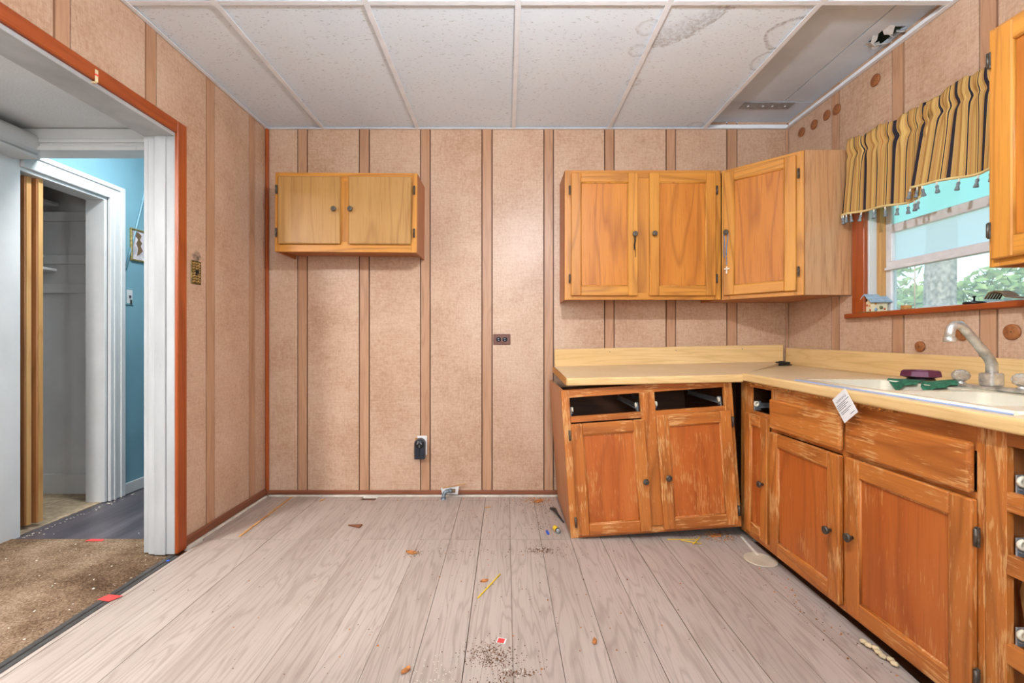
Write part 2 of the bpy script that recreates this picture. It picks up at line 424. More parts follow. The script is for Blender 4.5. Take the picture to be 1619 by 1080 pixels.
# right wall with window
WY0, WY1, WZ0, WZ1 = 1.42, 2.28, 1.128, 1.93
bm = bmesh.new()
add_box(bm, RX + .007, RX + .11, FY, WY0, -.1, UZ); add_box(bm, RX + .007, RX + .11, WY1, BY + .1, -.1, UZ)
add_box(bm, RX + .007, RX + .11, WY0, WY1, -.1, WZ0); add_box(bm, RX + .007, RX + .11, WY0, WY1, WZ1, UZ)
wr = struct(obj('wall_right', bm, 'groove'), 'right wall of tan printed panels around the window', 'wall')
br = [(-.63, -.57), (-.235, -.175), (.16, .22), (.555, .615), (.95, 1.01), (1.345, 1.403), (1.672, 1.734), (2.065, 2.126), (2.465, 2.522)]
pieces(strips(FY, BY, br), [(WY0, WY1, WZ0, WZ1)], put_on(wr, 'y', RX, 1))
bx('outside_siding', RX + .11, RX + .13, FY, WY0, -.6, 2.6, 'siding', wr); bx('outside_siding', RX + .11, RX + .13, WY1, BY + .6, -.6, 2.6, 'siding', wr)
# unseen wall behind the camera, its opening added to let in fill light
bm = bmesh.new()
add_box(bm, LX - .15, -.5, FY - .1, FY, -.1, UZ); add_box(bm, .7, RX + .15, FY - .1, FY, -.1, UZ); add_box(bm, -.5, .7, FY - .1, FY, -.1, .9); add_box(bm, -.5, .7, FY - .1, FY, 2.0, UZ)
struct(obj('wall_front', bm, 'panel_print'), 'kitchen wall behind the viewer with an opening added for fill light', 'wall')

# ------------------------------------------------------------------ setting: floor
fl = struct(bx('floor', LX - .01, RX, FY, BY, -.10, -.012, 'dark_inside'), 'kitchen floor of whitewashed wood-look planks running towards the back wall', 'floor')
SEAM = 2.266
xs = [.022 + .15 * i for i in range(-11, 9)]
redge = lambda y: 1.268 - max(0, 2.3 - y) * .075 if y < 2.3 else 1.268
def plank(pts): 
    bm = add_prism(bmesh.new(), pts, -.012, random.uniform(-.0006, .0006)); return obj('floor_plank', bm, 'floor_vinyl', fl)
g = .0012
for i, x in enumerate(xs):
    g = random.choice((.0004, .0006, .0014, .0018)); a, b = x + g, x + .15 - g
    fa = max(a, -1.497); ba = max(a, -1.512)
    if b < fa + .01: continue
    if x < 1.2:
        # long front plank
        if b < 1.17: plank([(fa, FY + .02), (b, FY + .02), (b, SEAM - .001), (fa, SEAM - .001)])
        else: plank([(fa, FY + .02), (min(b, redge(FY)), FY + .02), (min(b, redge(.6)), .6), (min(b, redge(1.5)), 1.5), (min(b, redge(SEAM)), SEAM - .001), (fa, SEAM - .001)])
    end = 2.892
    if a < .35 or a > 0:
        if i == 0 or ba > 1.25: pass
        if a < -.812 and b > -.907:
            if b > -.812: plank([(ba, SEAM + .001), (b, SEAM + .001), (b, end), (-.812, end), (-.812, 2.825), (ba, 2.825)])
            else: plank([(ba, SEAM + .001), (b, SEAM + .001), (b, 2.825), (-.907, 2.825), (-.907, end), (ba, end)])
        else:
            plank([(ba, SEAM + .001 + (.0 if x > -1.4 else .004)), (min(b, 1.268), SEAM + .001), (min(b, 1.268), end), (ba, end)])
# pale exposed edge under the skirting and lifted plank edge
struct(bx('trim_1', -1.51, .33, 2.893, 2.916, -.012, .006, 'white_strip'), 'ragged white edge strip of the floor along the back wall', 'trim')
struct(prism('trim_2', [(-1.534, 2.17), (-1.514, 2.17), (-1.514, 2.893), (-1.534, 2.893)], -.012, .006, 'white_strip'), 'ragged white edge strip of the floor along the left wall', 'trim')
struct(bx('baseboard_back', LX, .35, BY - .014, BY, .008, .034, 'trim_brown_x', None, .004), 'thin dark brown skirting along the back wall', 'baseboard')
struct(bx('baseboard_left', LX, LX + .014, 2.17, BY - .002, .008, .050, 'trim_brown_y', None, .004), 'thin dark brown skirting along the left wall', 'baseboard')
struct(bx('trim_3', LX + .001, LX + .022, BY - .022, BY - .001, .03, CZ, 'trim_orange', None, .006), 'reddish brown corner moulding where left and back walls meet', 'trim')
struct(bx('trim_4', RX - .014, RX - .001, BY - .014, BY - .001, .86, CZ, 'batten_wood', None, .004), 'slim wooden corner moulding where back and right walls meet', 'trim')

# ------------------------------------------------------------------ setting: ceiling
bm = bmesh.new(); add_box(bm, LX - .15, RX + .15, FY - .1, BY + .1, UZ + .10, UZ + .16)
ce = struct(obj('ceiling', bm, 'dark_void'), 'suspended ceiling of white speckled tiles with one open bay', 'ceiling')
bx('plasterboard', LX - .1, 1.2, FY, BY, UZ + .012, UZ + .024, 'drywall', ce)
bx('plasterboard', 1.2, 1.627, FY, 2.666, UZ, UZ + .012, 'drywall', ce)
bx('plasterboard', 1.2, RX, 2.673, BY, UZ, UZ + .012, 'drywall', ce)
hx0, hx1, hy0, hy1 = 1.70, 1.785, 2.03, 2.17
bm = bmesh.new()
add_box(bm, 1.634, RX, FY, hy0, UZ, UZ + .012); add_box(bm, 1.634, RX, hy1, 2.666, UZ, UZ + .012); add_box(bm, 1.634, hx0, hy0, hy1, UZ, UZ + .012); add_box(bm, hx1, RX, hy0, hy1, UZ, UZ + .012)
obj('plasterboard', bm, 'drywall', ce)
for (px, py, w, l, a, t) in ((1.712, 2.15, .05, .06, 20, 35), (1.774, 2.14, .05, .05, -40, 30), (1.715, 2.045, .06, .05, 60, 40), (1.776, 2.05, .04, .06, -20, 40), (1.745, 2.075, .05, .035, 10, 55), (1.752, 2.16, .05, .03, 0, -50), (1.70, 2.10, .035, .06, 5, -45)):
    bm = add_prism(bmesh.new(), [(-w / 2, -l / 2), (w * .3, -l * .5), (w * .5, l * .2), (w * .05, l * .5), (-w * .35, l * .25)], -.001, .001)
    o = obj('torn_flap', bm, 'torn_paper', ce); o.location = (px, py, UZ - .004); o.rotation_euler = (R(t), R(t * .4), R(a))
bm = add_box(bmesh.new(), 1.40, 1.70, 2.675, 2.745, UZ - .004, UZ - .0005, .001)
pl = obj('metal_plate', bm, 'galvanised', ce); pl['label'] = 'flat grey metal joining plate'
for sx_ in (1.44, 1.53, 1.585, 1.66): obj('screw', add_lathe(bmesh.new(), [(.006, -.003), (.006, 0)], 8, Matrix.Translation((sx_, 2.71, UZ - .004))), 'grid_white', pl)
cols = [LX, -1.167, -.563, .049, .657, 1.265, RX]; rows = [FY, -.61, .609, 1.828, BY]
for ri in range(4):
    for ci in range(6):
        if ci == 5 and ri == 3: continue
        dz = .028 if (ci == 5 and ri == 2) else 0
        bx('ceiling_tile', cols[ci] + .004, cols[ci + 1] - .004, rows[ri] + .004, rows[ri + 1] - .004, CZ + .009 + dz, CZ + .022 + dz, 'ceiling_tile', ce)
def tee(x0, x1, y0, y1, along):
    bm = add_box(bmesh.new(), x0, x1, y0, y1, CZ, CZ + .003, .0008)
    if along == 'y': m = (x0 + x1) / 2; add_box(bm, m - .0015, m + .0015, y0, y1, CZ + .003, CZ + .034)
    else: m = (y0 + y1) / 2; add_box(bm, x0, x1, m - .0015, m + .0015, CZ + .003, CZ + .034)
    return bm
for x in cols[1:-1]: obj('main_tee', tee(x - .012, x + .012, FY, BY, 'y'), 'grid_white', ce)
for y in rows[1:-1]:
    for a, b in zip(cols, cols[1:]): obj('cross_tee', tee(a + .012, b - .012, y - .012, y + .012, 'x'), 'grid_white', ce)
def angle(x0, x1, y0, y1, sx, sy):
    bm = add_box(bmesh.new(), x0, x1, y0, y1, CZ - .001, CZ + .002)
    if sx: add_box(bm, *( (x0, x0 + .002) if sx < 0 else (x1 - .002, x1)), y0, y1, CZ, CZ + .03)
    else: add_box(bm, x0, x1, y1 - .002, y1, CZ, CZ + .03)
    return bm
obj('wall_angle', angle(LX, RX, BY - .022, BY - .003, 0, 1), 'grid_white', ce)
obj('wall_angle', angle(LX + .003, LX + .022, FY, BY - .022, -1, 0), 'grid_white', ce)
obj('wall_angle', angle(RX - .024, RX - .003, FY, BY - .022, 1, 0), 'grid_white', ce)

# ------------------------------------------------------------------ setting: cased opening in the left wall
cas = struct(bx('trim_5', LX - .002, LX + .018, 2.107, 2.168, 0, 2.008, 'trim_orange', None, .004), 'reddish orange wooden casing around the wide opening', 'trim')
bx('header_casing', LX - .002, LX + .018, .76, 2.107, 1.952, 2.008, 'trim_orange_y', cas, .004)
bx('side_casing', LX - .002, LX + .018, .76, .815, 0, 1.952, 'trim_orange', cas, .004)
jb = struct(bx('trim_6', LX - .118, LX + .004, 2.105, 2.122, 0, 1.952, 'jamb_paint_dimmed', None, .002), 'scuffed white painted jamb lining the wide opening', 'trim')
bx('jamb_stop', LX - .085, LX - .035, 2.098, 2.106, 0, 1.935, 'jamb_paint_dimmed', jb, .002)
bx('jamb_head', LX - .14, LX + .004, .815, 2.105, 1.934, 1.952, 'jamb_paint_dimmed', jb, .002)
bx('jamb_near', LX - .14, LX + .004, .80, .815, 0, 1.952, 'white_paint', jb, .002)
bx('hall_casing', LX - .150, LX - .118, 2.118, 2.18, 0, 2.02, 'jamb_paint_dimmed', jb, .003)

# ------------------------------------------------------------------ setting: front room and passage left of the kitchen
HX = -2.48
struct(bx('floor_front_room', -3.3, LX - .003, FY, 2.285, -.1, -.006, 'carpet'), 'worn brown carpet in the front room beyond the opening', 'floor')
struct(bx('floor_passage', HX - .02, LX - .12, 2.285, 4.25, -.1, -.012, 'passage_floor'), 'dark worn wooden floor of the passage', 'floor')
struct(bx('floor_closet', -3.3, HX - .02, 2.285, 3.1, -.1, -.008, 'closet_floor'), 'tan dusty floor of the closet', 'floor')
struct(bx('wall_front_room', HX - .1, HX, FY, 2.325, -.1, 2.3, 'white_paint'), 'white painted front room wall beside the closet', 'wall')
struct(bx('ceiling_front_room', -3.3, LX - .128, FY, 2.30, 2.06, 2.12, 'popcorn_white'), 'low white textured ceiling beyond the opening', 'ceiling')
hd = struct(bx('wall_passage_header', HX, LX - .128, 2.30, 2.40, 1.95, UZ, 'white_paint'), 'white header above the passage doorway', 'wall')
for z0, z1, p in ((2.0, 2.055, .012), (1.982, 2.0, .02), (1.965, 1.982, .013), (1.943, 1.965, .022)): bx('casing_moulding', HX, LX - .128, 2.30 - p, 2.303, z0, z1, 'white_paint', hd, .002)
bm = bmesh.new(); add_box(bm, HX - .1, HX, 2.325, 2.88, 1.93, UZ); add_box(bm, HX - .1, HX, 2.88, 4.25, -.1, UZ); add_box(bm, HX - .1, LX - .12, 4.25, 4.35, -.1, UZ)
bp = struct(obj('wall_passage', bm, 'blue_wall'), 'pale blue painted passage wall behind the closet doorway', 'wall')
struct(bx('ceiling_passage', HX - .1, LX - .1, 2.40, 4.35, UZ, UZ + .05, 'popcorn_white'), 'white ceiling of the blue passage', 'ceiling')
struct(bx('baseboard_passage', HX, HX + .014, 2.94, 4.25, -.01, .062, 'white_paint', None, .003), 'white skirting below the blue passage wall', 'baseboard')
ct = struct(bx('trim_7', HX - .002, HX + .018, 2.835, 2.94, -.01, 1.968, 'white_paint', None, .003), 'white moulded casing around the closet doorway', 'trim')
bx('casing_head', HX - .002, HX + .018, 2.325, 2.835, 1.878, 1.968, 'white_paint', ct, .003)
bx('casing_bead', HX + .018, HX + .026, 2.905, 2.94, -.01, 1.968, 'white_paint', ct, .003)
bx('casing_bead', HX + .018, HX + .026, 2.325, 2.905, 1.94, 1.968, 'white_paint', ct, .003)
bx('casing_bead', HX + .018, HX + .023, 2.86, 2.875, -.01, 1.90, 'white_paint', ct, .002)
bx('closet_jamb', HX - .12, HX - .002, 2.815, 2.835, -.01, 1.90, 'white_paint', ct, .002)
bx('closet_jamb_head', HX - .12, HX - .002, 2.325, 2.815, 1.86, 1.88, 'white_paint', ct, .002)
bm = bmesh.new(); add_box(bm, -3.3, HX - .1, 2.98, 3.08, -.1, 2.1); add_box(bm, -3.3, -3.22, 2.3, 2.98, -.1, 2.1); add_box(bm, -3.3, HX - .1, 2.26, 2.30, -.1, 2.1); add_box(bm, -3.3, HX - .1, 2.3, 3.0, 2.0, 2.1)
cl = struct(obj('wall_closet', bm, 'white_paint'), 'white closet interior with cleats and shelves', 'wall')
for z in (1.80, 1.52, 1.33): bx('cleat', -3.22, HX - .1, 2.962, 2.98, z - .03, z + .03, 'white_paint', cl, .002)
bx('closet_skirting', -3.22, HX - .1, 2.968, 2.98, -.01, .12, 'white_paint', cl, .002)
for xf, z, t in ((-2.905, 1.862, .022), (-3.0, 1.53, .02), (-2.918, 1.44, .018)): bx('shelf', -3.22, xf, 2.45, 2.962, z, z + t, 'white_paint', cl, .003)
# ledge with rounded nose at upper left
prof = [(HX, 2.03), (-2.40, 2.03)] + [(-2.385 + .045 * math.sin(a), 1.975 + .055 * math.cos(a)) for a in [math.pi * j / 10 for j in range(11)]] + [(-2.385, 1.92), (-2.352, 1.918), (-2.352, 1.904), (HX, 1.904)]
o = obj('trim_8', add_prism(bmesh.new(), prof, .2, 2.296, 1), 'white_paint'); struct(o, 'white ledge with a rounded nose above the white wall', 'trim')
# bifold closet door
bd = struct(bx('door_1', -2.82, -2.535, 2.400, 2.432, .01, 1.865, 'bifold_wood', None, .004), 'folded brown wooden bifold door of the closet', 'door')
bx('door_leaf', -2.82, -2.515, 2.442, 2.474, .01, 1.865, 'bifold_wood', bd, .004)
bx('door_edge', -2.535, -2.531, 2.404, 2.428, .012, 1.863, 'raw_wood', bd); bx('door_edge', -2.515, -2.511, 2.446, 2.470, .012, 1.863, 'raw_wood', bd)
# enclosing wall of the front room behind
struct(bx('wall_front_room_end', -3.3, LX - .13, FY - .1, FY, -.1, 2.4, 'white_paint'), 'white end wall of the front room', 'wall')
th = struct(bx('trim_9', -1.545, -1.522, .80, 2.09, -.012, .004, 'threshold', None, .002), 'dark grey grooved threshold strip between carpet and planks', 'trim')
bx('ridge', -1.5205, -1.499, .80, 2.09, -.012, .002, 'threshold', th, .002)

# ------------------------------------------------------------------ window in the right wall
wd = struct(bx('window_1', RX + .075, RX + .105, WY1 - .06, WY1 - .012, WZ0, WZ1, 'sash_white', None, .004), 'aluminium sash window above the sink', 'window')
bx('frame_head', RX + .075, RX + .105, WY0, WY1 - .06, WZ1 - .04, WZ1, 'sash_white', wd, .003)
bx('frame_side', RX + .075, RX + .105, WY0 + .005, WY0 + .05, WZ0, WZ1 - .04, 'sash_white', wd, .003)
bx('frame_foot', RX + .078, RX + .105, WY0 + .05, WY1 - .06, WZ0, WZ0 + .012, 'sash_white', wd, .003)
y0, y1 = WY0 + .05, WY1 - .06
bx('sash_rail', RX + .062, RX + .092, y0, y1 + .012, 1.333, 1.374, 'sash_white', wd, .003)
bx('sash_lip', RX + .056, RX + .064, y0, y1 + .02, 1.333, 1.346, 'sash_white', wd, .002)
bx('sash_rail', RX + .066, RX + .092, y0, y1, 1.512, 1.553, 'sash_white', wd, .003)
bx('sash_stile', RX + .064, RX + .09, y1 - .014, y1 + .006, 1.374, 1.512, 'sash_white', wd, .002)
bx('pane', RX + .086, RX + .089, y0, y1, WZ0 + .012, 1.34, 'hazy_glass', wd)
bx('pane', RX + .080, RX + .083, y0, y1, 1.372, 1.514, 'film_glass', wd)
bx('pane', RX + .086, RX + .089, y0, y1, 1.552, WZ1 - .04, 'tinted_film', wd)
bx('jamb', RX + .004, RX + .045, WY1 - .012, WY1, WZ0, WZ1, 'white_paint', wd, .002)
bx('jamb_stop', RX + .045, RX + .075, WY1 - .03, WY1 - .001, WZ0, WZ1, 'raw_wood', wd, .002)
bx('jamb', RX + .004, RX + .075, WY0, WY0 + .012, WZ0, WZ1, 'white_paint', wd, .002)
bx('casing', RX - .016, RX + .006, WY1 - .004, WY1 + .076, WZ0, 1.99, 'trim_orange', wd, .003)
bx('casing', RX - .016, RX + .006, WY0 - .07, WY0 + .006, WZ0, 1.99, 'trim_orange', wd, .003)
bx('casing_head', RX - .016, RX + .006, WY0 + .006, WY1 - .004, 1.93, 1.99, 'trim_orange_y', wd, .003)
bx('sill', RX - .036, RX + .10, 1.36, 2.385, 1.104, 1.128, 'trim_orange_y', wd, .004)
tube('sash_cord', [(RX + .07, 2.087, 1.128), (RX + .07, 2.087, 1.335)], .0022, 'pale_bits', wd, 6)

# ------------------------------------------------------------------ yard seen through the window
struct(bx('ground_yard', 1.95, 30, -12, 34, -.9, -.6, 'grass'), 'sunlit grassy yard outside the window', 'ground')
def tree(loc, h, r, crown, n, lab, size=.09, cz=None):
    t = thing('tree', lab, 'tree', loc)
    pts = []; rr = []
    for i in range(9):
        q = i / 8; pts.append((math.sin(q * 3) * .08, math.cos(q * 2.3) * .06 - .06, -.05 + h * q)); rr.append(r * (1.25 - .25 * min(1, q * 5)) * (1 - .55 * q))
    bm = add_tube(bmesh.new(), pts, rr, 14)
    for v in bm.verts: v.co += Vector((1, .6, 0)) * (mnoise.noise(v.co * 5) * r * .18)
    obj('trunk', bm, 'bark', t)
    verts, faces = [], []
    for _ in range(n):
        while True:
            p = Vector([random.uniform(-1, 1) for _ in range(3)])
            if p.length < 1 and mnoise.noise(p * 3.1 + Vector(loc)) > -.12: break
        p = Vector((p.x * crown[0], p.y * crown[1], (cz or h) + p.z * crown[2]))
        a = Vector([random.gauss(0, 1) for _ in range(3)]).normalized(); b = a.orthogonal().normalized(); s = size * random.uniform(.6, 1.3)
        i = len(verts); verts += [p - a * s, p + b * s * .45, p + a * s, p - b * s * .45]; faces.append((i, i + 1, i + 2, i + 3))
    me = bpy.data.meshes.new('foliage'); me.from_pydata(verts, [], faces); me.materials.append(M['leaf'])
    o = bpy.data.objects.new('foliage', me); C.objects.link(o); o.parent = t; o['kind'] = 'stuff'
    return t
tree((5.0, 5.32, -.6), 8.5, .17, (2.4, 2.4, 1.4), 3000, 'grey barked tree close outside the window', cz=8.5)
tree((6.4, 9.2, -.6), 2.4, .10, (1.6, 1.6, 1.3), 5200, 'leafy tree behind and left of the grey trunk', .12, cz=1.6)
tree((9.9, 8.6, -.6), 2.6, .12, (1.9, 1.9, 1.4), 5200, 'leafy tree right of the grey trunk, middle distance', .13, cz=1.7)
tree((12.0, 15.5, -.6), 4.0, .22, (2.9, 2.9, 2.0), 5200, 'round bushy tree far behind the grey trunk', .2, cz=2.2)
tree((16.5, 11.0, -.6), 4.0, .22, (3.0, 3.0, 2.0), 5200, 'round bushy tree at the far right of the yard', .2, cz=2.2)

# ------------------------------------------------------------------ cabinets
KN = None
def knob(parent, x, z, y=-.02):
    global KN
    if KN is None:
        m = Matrix.Rotation(R(90), 4, 'X')
        KN = add_lathe(bmesh.new(), [(.006, 0), (.006, .010), (.013, .014), (.0155, .019), (.0145, .024), (.009, .0255), (.007, .0235), (.004, .027), (.0, .0275)], 14, m)
        me = bpy.data.meshes.new('knob'); KN.to_mesh(me); KN.free(); me.materials.append(M['knob_metal']); KN = me
    o = bpy.data.objects.new('knob', KN); C.objects.link(o); o.parent = parent; o.location = (x, y, z); return o
HG = None
def hinge(parent, x, z, y=-.012):
    global HG
    if HG is None:
        b = bmesh.new(); add_box(b, -.005, .005, -.006, .002, -.026, .026, .0015); add_tube(b, [(0, -.007, -.022), (0, -.007, .022)], .0045, 8)
        HG = bpy.data.meshes.new('hinge'); b.to_mesh(HG); b.free(); HG.materials.append(M['knob_metal'])
    o = bpy.data.objects.new('hinge', HG); C.objects.link(o); o.parent = parent; o.location = (x, y, z); return o
def frame_door(parent, x0, x1, z0, z1, kx, kz, hx, worn=False, sw=.056, rot=None, hinges=(.14, .86)):
    """door: panel mesh with stiles, rails, knob and hinges below it; local frame of the cabinet face"""
    sfx = '_worn' if worn else ''
    d = bx('door', x0 + sw - .008, x1 - sw + .008, -.011, -.003, z0 + sw - .008, z1 - sw + .008, 'oak_panel' + sfx, parent)
    for a, b in ((x0, x0 + sw), (x1 - sw, x1)): bx('stile', a, b, -.021, -.002, z0, z1, 'oak' + sfx + '_z', d, .0035)
    for a, b in ((z0, z0 + sw), (z1 - sw, z1)): bx('rail', x0 + sw, x1 - sw, -.021, -.002, a, b, 'oak' + sfx + '_x', d, .0035)
    # small inner moulding
    i0, i1, j0, j1 = x0 + sw, x1 - sw, z0 + sw, z1 - sw
    bm = bmesh.new()
    for p, q in (((i0, j0), (i1, j0)), ((i1, j0), (i1, j1)), ((i1, j1), (i0, j1)), ((i0, j1), (i0, j0))):
        add_tube(bm, [(p[0], -.0125, p[1]), (q[0], -.0125, q[1])], .0055, 6)
    obj('inner_moulding', bm, 'oak' + sfx + '_z', d)
    if kx is not None: knob(d, kx, kz, -.021)
    if hx is not None:
        for t in hinges: hinge(d, hx, z0 + (z1 - z0) * t)
    return d
def box_body(t, w, dep, z0, z1, side='oak_side', top=False, bottom=True, right='oak_side', back=True):
    bx('side_panel', 0, .012, .019, dep, z0, z1, side, t); bx('side_panel', w - .012, w, .019, dep, z0, z1, right, t)
    if bottom: bx('bottom_panel', .012, w - .012, .019, dep, z0 + .02, z0 + .032, 'oak_side', t)
    if top: bx('top_panel', .012, w - .012, .019, dep, z1 - .012, z1, 'oak_side', t)
    if back: bx('back_panel', .012, w - .012, dep - .006, dep, z0 + .032, z1 - .012, 'dark_inside', t)
FR = lambda t, n, a, b, c, d, m: bx(n, a, b, 0, .019, c, d, m, t, .0012)

# --- small wall cabinet on the left
t = thing('wall_cabinet', 'small honey oak wall cabinet with two flat doors hanging alone on back wall', 'cabinet', (-1.355, 2.668, 1.512), (0, R(.35), 0))
w, h = .832, .464
box_body(t, w, .249, 0, h, top=True)
FR(t, 'stile', 0, .03, 0, h, 'oak_z'); FR(t, 'stile', w - .03, w, 0, h, 'oak_z'); FR(t, 'stile', .37, .455, .06, h - .05, 'oak_z')
FR(t, 'rail', .03, w - .03, h - .05, h, 'oak_x'); FR(t, 'rail', .03, w - .03, 0, .06, 'oak_x')
for x0, x1, kx, hx in ((.024, .388, .357, .014), (.436, .802, .452, .818)):
    d = bx('door', x0, x1, -.020, -.001, .043, .438, 'oak_slab', t, .006)
    knob(d, kx, .243, -.020); hinge(d, hx, .36); hinge(d, hx, .11)
# --- double wall cabinet on the right of the back wall
t = thing('wall_cabinet', 'oak wall cabinet with two recessed panel doors above the left worktop', 'cabinet', (.344, 2.668, 1.230))
w, h = .915, .758
box_body(t, w, .249, 0, h, top=True)
FR(t, 'stile', 0, .045, 0, h, 'oak_z'); FR(t, 'stile', w - .045, w, 0, h, 'oak_z'); FR(t, 'stile', .418, .498, .04, h - .045, 'oak_z')
FR(t, 'rail', .045, w - .045, h - .045, h, 'oak_x'); FR(t, 'rail', .045, w - .045, 0, .04, 'oak_x')
frame_door(t, .036, .424, .022, .738, .402, .378, .028)
frame_door(t, .492, .878, .022, .738, .516, .380, .885)
# --- diagonal corner wall cabinet
cw = thing('corner_wall_cabinet', 'oak corner wall cabinet with one angled door beside the window', 'cabinet', (1.263, 2.668, 1.228))
pts = [(0, 0), (.290, -.294), (.537, -.294), (.537, .248), (0, .248)]
bx('side_panel', .296, .537, -.296, -.282, 0, .755, 'oak_veneer_side', cw)
prism('bottom_panel', [(.01, .012), (.29, -.28), (.535, -.28), (.535, .246), (.01, .246)], .004, .016, 'oak_side', cw)
prism('top_panel', [(.01, .012), (.29, -.28), (.535, -.28), (.535, .246), (.01, .246)], .742, .754, 'oak_side', cw)
fw = bpy.data.objects.new('face_frame', None)
def diag(o):
    o.rotation_euler = (0, 0, R(-45.4)); return o
L = .413; h = .755
diag(FR(cw, 'stile', 0, .045, 0, h, 'oak_z')); diag(FR(cw, 'stile', L - .045, L, 0, h, 'oak_z')); diag(FR(cw, 'rail', .045, L - .045, h - .045, h, 'oak_x')); diag(FR(cw, 'rail', .045, L - .045, 0, .04, 'oak_x'))
diag(frame_door(cw, .018, .382, .024, .736, .038, .385, .392, sw=.055))
# --- wall cabinet near the viewer on the right wall (local x runs towards the viewer)
t = thing('wall_cabinet', 'orange oak wall cabinet on the right wall beside the curtain', 'cabinet', (1.552, 1.463, 1.222), (0, 0, R(-90)))
w, h = .62, .758
box_body(t, w, .248, 0, h, top=True)
FR(t, 'stile', 0, .03, 0, h, 'oak_z'); FR(t, 'stile', w - .03, w, 0, h, 'oak_z'); FR(t, 'rail', .03, w - .03, h - .035, h, 'oak_x'); FR(t, 'rail', .03, w - .03, 0, .035, 'oak_x')
frame_door(t, .022, .598, .022, .742, .56, .38, .014, sw=.062, hinges=(.13, .88))

# --- drawer slide: rail and roller
def slide(t, x, z, y0, y1, sgn):
    s = bmesh.new(); add_box(s, x - .001 * sgn, x + .012 * sgn, y0, y1, z, z + .0025); add_box(s, x - .0015, x + .0015, y0, y1, z, z + .024)
    sl = obj('drawer_slide', s, 'galvanised', t)
    bx('slide_bracket', *sorted((x, x + .004 * sgn)), y0 - .004, y0 + .03, z - .012, z + .034, 'galvanised', sl, .001)
    m = Matrix.Translation((x + .006 * sgn, y0 + .004, z + .02)) @ Matrix.Rotation(R(90), 4, 'Y')
    obj('roller', add_lathe(bmesh.new(), [(.0, 0), (.012, 0), (.0135, .002 * 1), (.0135, .008), (.006, .0085), (.006, .006), (0, .006)] if sgn > 0 else [(0, 0), (.006, 0), (.006, -.002), (.0135, -.002), (.0135, -.008), (0, -.008)], 14, m), 'roller_plastic', sl)
# --- collapsed base cabinet on the back wall
t = thing('base_cabinet', 'sagging tilted oak base cabinet with two doors and two empty drawer openings', 'cabinet', (.326, 2.277, .0), (0, R(-4.0), 0))
w, h, dep = .855, .742, .60
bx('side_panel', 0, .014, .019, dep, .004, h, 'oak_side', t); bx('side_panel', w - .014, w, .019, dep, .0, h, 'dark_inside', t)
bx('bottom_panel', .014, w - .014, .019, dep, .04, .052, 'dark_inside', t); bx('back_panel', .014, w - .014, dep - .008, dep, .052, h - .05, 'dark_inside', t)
FR(t, 'stile', 0, .040, 0, h, 'oak_worn_z'); FR(t, 'stile', w - .042, w, 0, h, 'oak_worn_z'); FR(t, 'stile', .392, .466, .03, h - .04, 'oak_worn_z')
FR(t, 'rail', .04, w - .042, h - .04, h, 'oak_worn_x'); FR(t, 'rail', .04, .392, h - .165, h - .135, 'oak_worn_x'); FR(t, 'rail', .466, w - .042, h - .165, h - .135, 'oak_worn_x'); FR(t, 'rail', .04, w - .042, 0, .035, 'oak_worn_x')
frame_door(t, .036, .402, .016, .572, .382, .268, .027, True, .056, hinges=(.12, .9))
frame_door(t, .462, .832, .018, .586, .496, .278, .840, True, .056, hinges=(.12, .9))
slide(t, .044, h - .125, .03, .45, 1); slide(t, .388, h - .125, .03, .45, -1); slide(t, .47, h - .125, .03, .45, 1); slide(t, w - .046, h - .125, .03, .45, -1)

# --- right run, three units; local x runs towards the viewer, local y into the wall
RZ = (0, 0, R(-90)); FX = 1.20
# narrow corner unit
t = thing('base_cabinet', 'narrow worn oak corner base cabinet with one door and an empty drawer slot', 'cabinet', (FX, 2.325, 0), RZ)
w, h = .276, .785
FR(t, 'stile', 0, .085, .03, h, 'oak_worn_z'); FR(t, 'stile', w - .012, w, .03, h, 'oak_worn_z')
FR(t, 'rail', .085, w - .012, h - .022, h, 'oak_worn_x'); FR(t, 'rail', .085, w - .012, .625, .648, 'oak_worn_x'); FR(t, 'rail', .085, w - .012, .03, .07, 'oak_worn_x')
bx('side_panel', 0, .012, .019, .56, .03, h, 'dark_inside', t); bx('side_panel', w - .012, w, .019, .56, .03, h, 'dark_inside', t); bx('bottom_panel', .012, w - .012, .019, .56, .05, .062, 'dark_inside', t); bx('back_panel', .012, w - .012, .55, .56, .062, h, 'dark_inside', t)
frame_door(t, .070, .262, .062, .636, .236, .330, None, True, .052)
slide(t, .09, .66, .02, .45, 1)
bx('toe_kick', 0, w, .06, .072, -.012, .05, 'dark_inside', t)
# sink unit
t = thing('base_cabinet', 'wide worn oak sink base cabinet with two doors under two false drawer fronts', 'cabinet', (FX, 2.049, 0), RZ)
w = .908
FR(t, 'stile', 0, .03, .03, h, 'oak_worn_z'); FR(t, 'stile', w - .02, w, .03, h, 'oak_worn_z'); FR(t, 'stile', .425, .475, .075, h - .08, 'oak_worn_z')
FR(t, 'rail', .03, w - .02, h - .08, h, 'oak_worn_x'); FR(t, 'rail', .03, w - .02, .03, .075, 'oak_worn_x')
FR(t, 'rail', .03, .425, .582, .60, 'oak_worn_x'); FR(t, 'rail', .475, w - .02, .582, .60, 'oak_worn_x')
bx('side_panel', 0, .012, .019, .56, .03, h, 'dark_inside', t); bx('side_panel', w - .012, w, .019, .56, .03, h, 'dark_inside', t); bx('bottom_panel', .012, w - .012, .019, .56, .05, .062, 'dark_inside', t)
for x0, x1 in ((.006, .438), (.464, .888)): bx('drawer_front', x0, x1, -.021, -.002, .598, .728, 'oak_worn_x', t, .007, 2)
frame_door(t, .008, .434, .048, .580, .395, .300, None, True, .058)
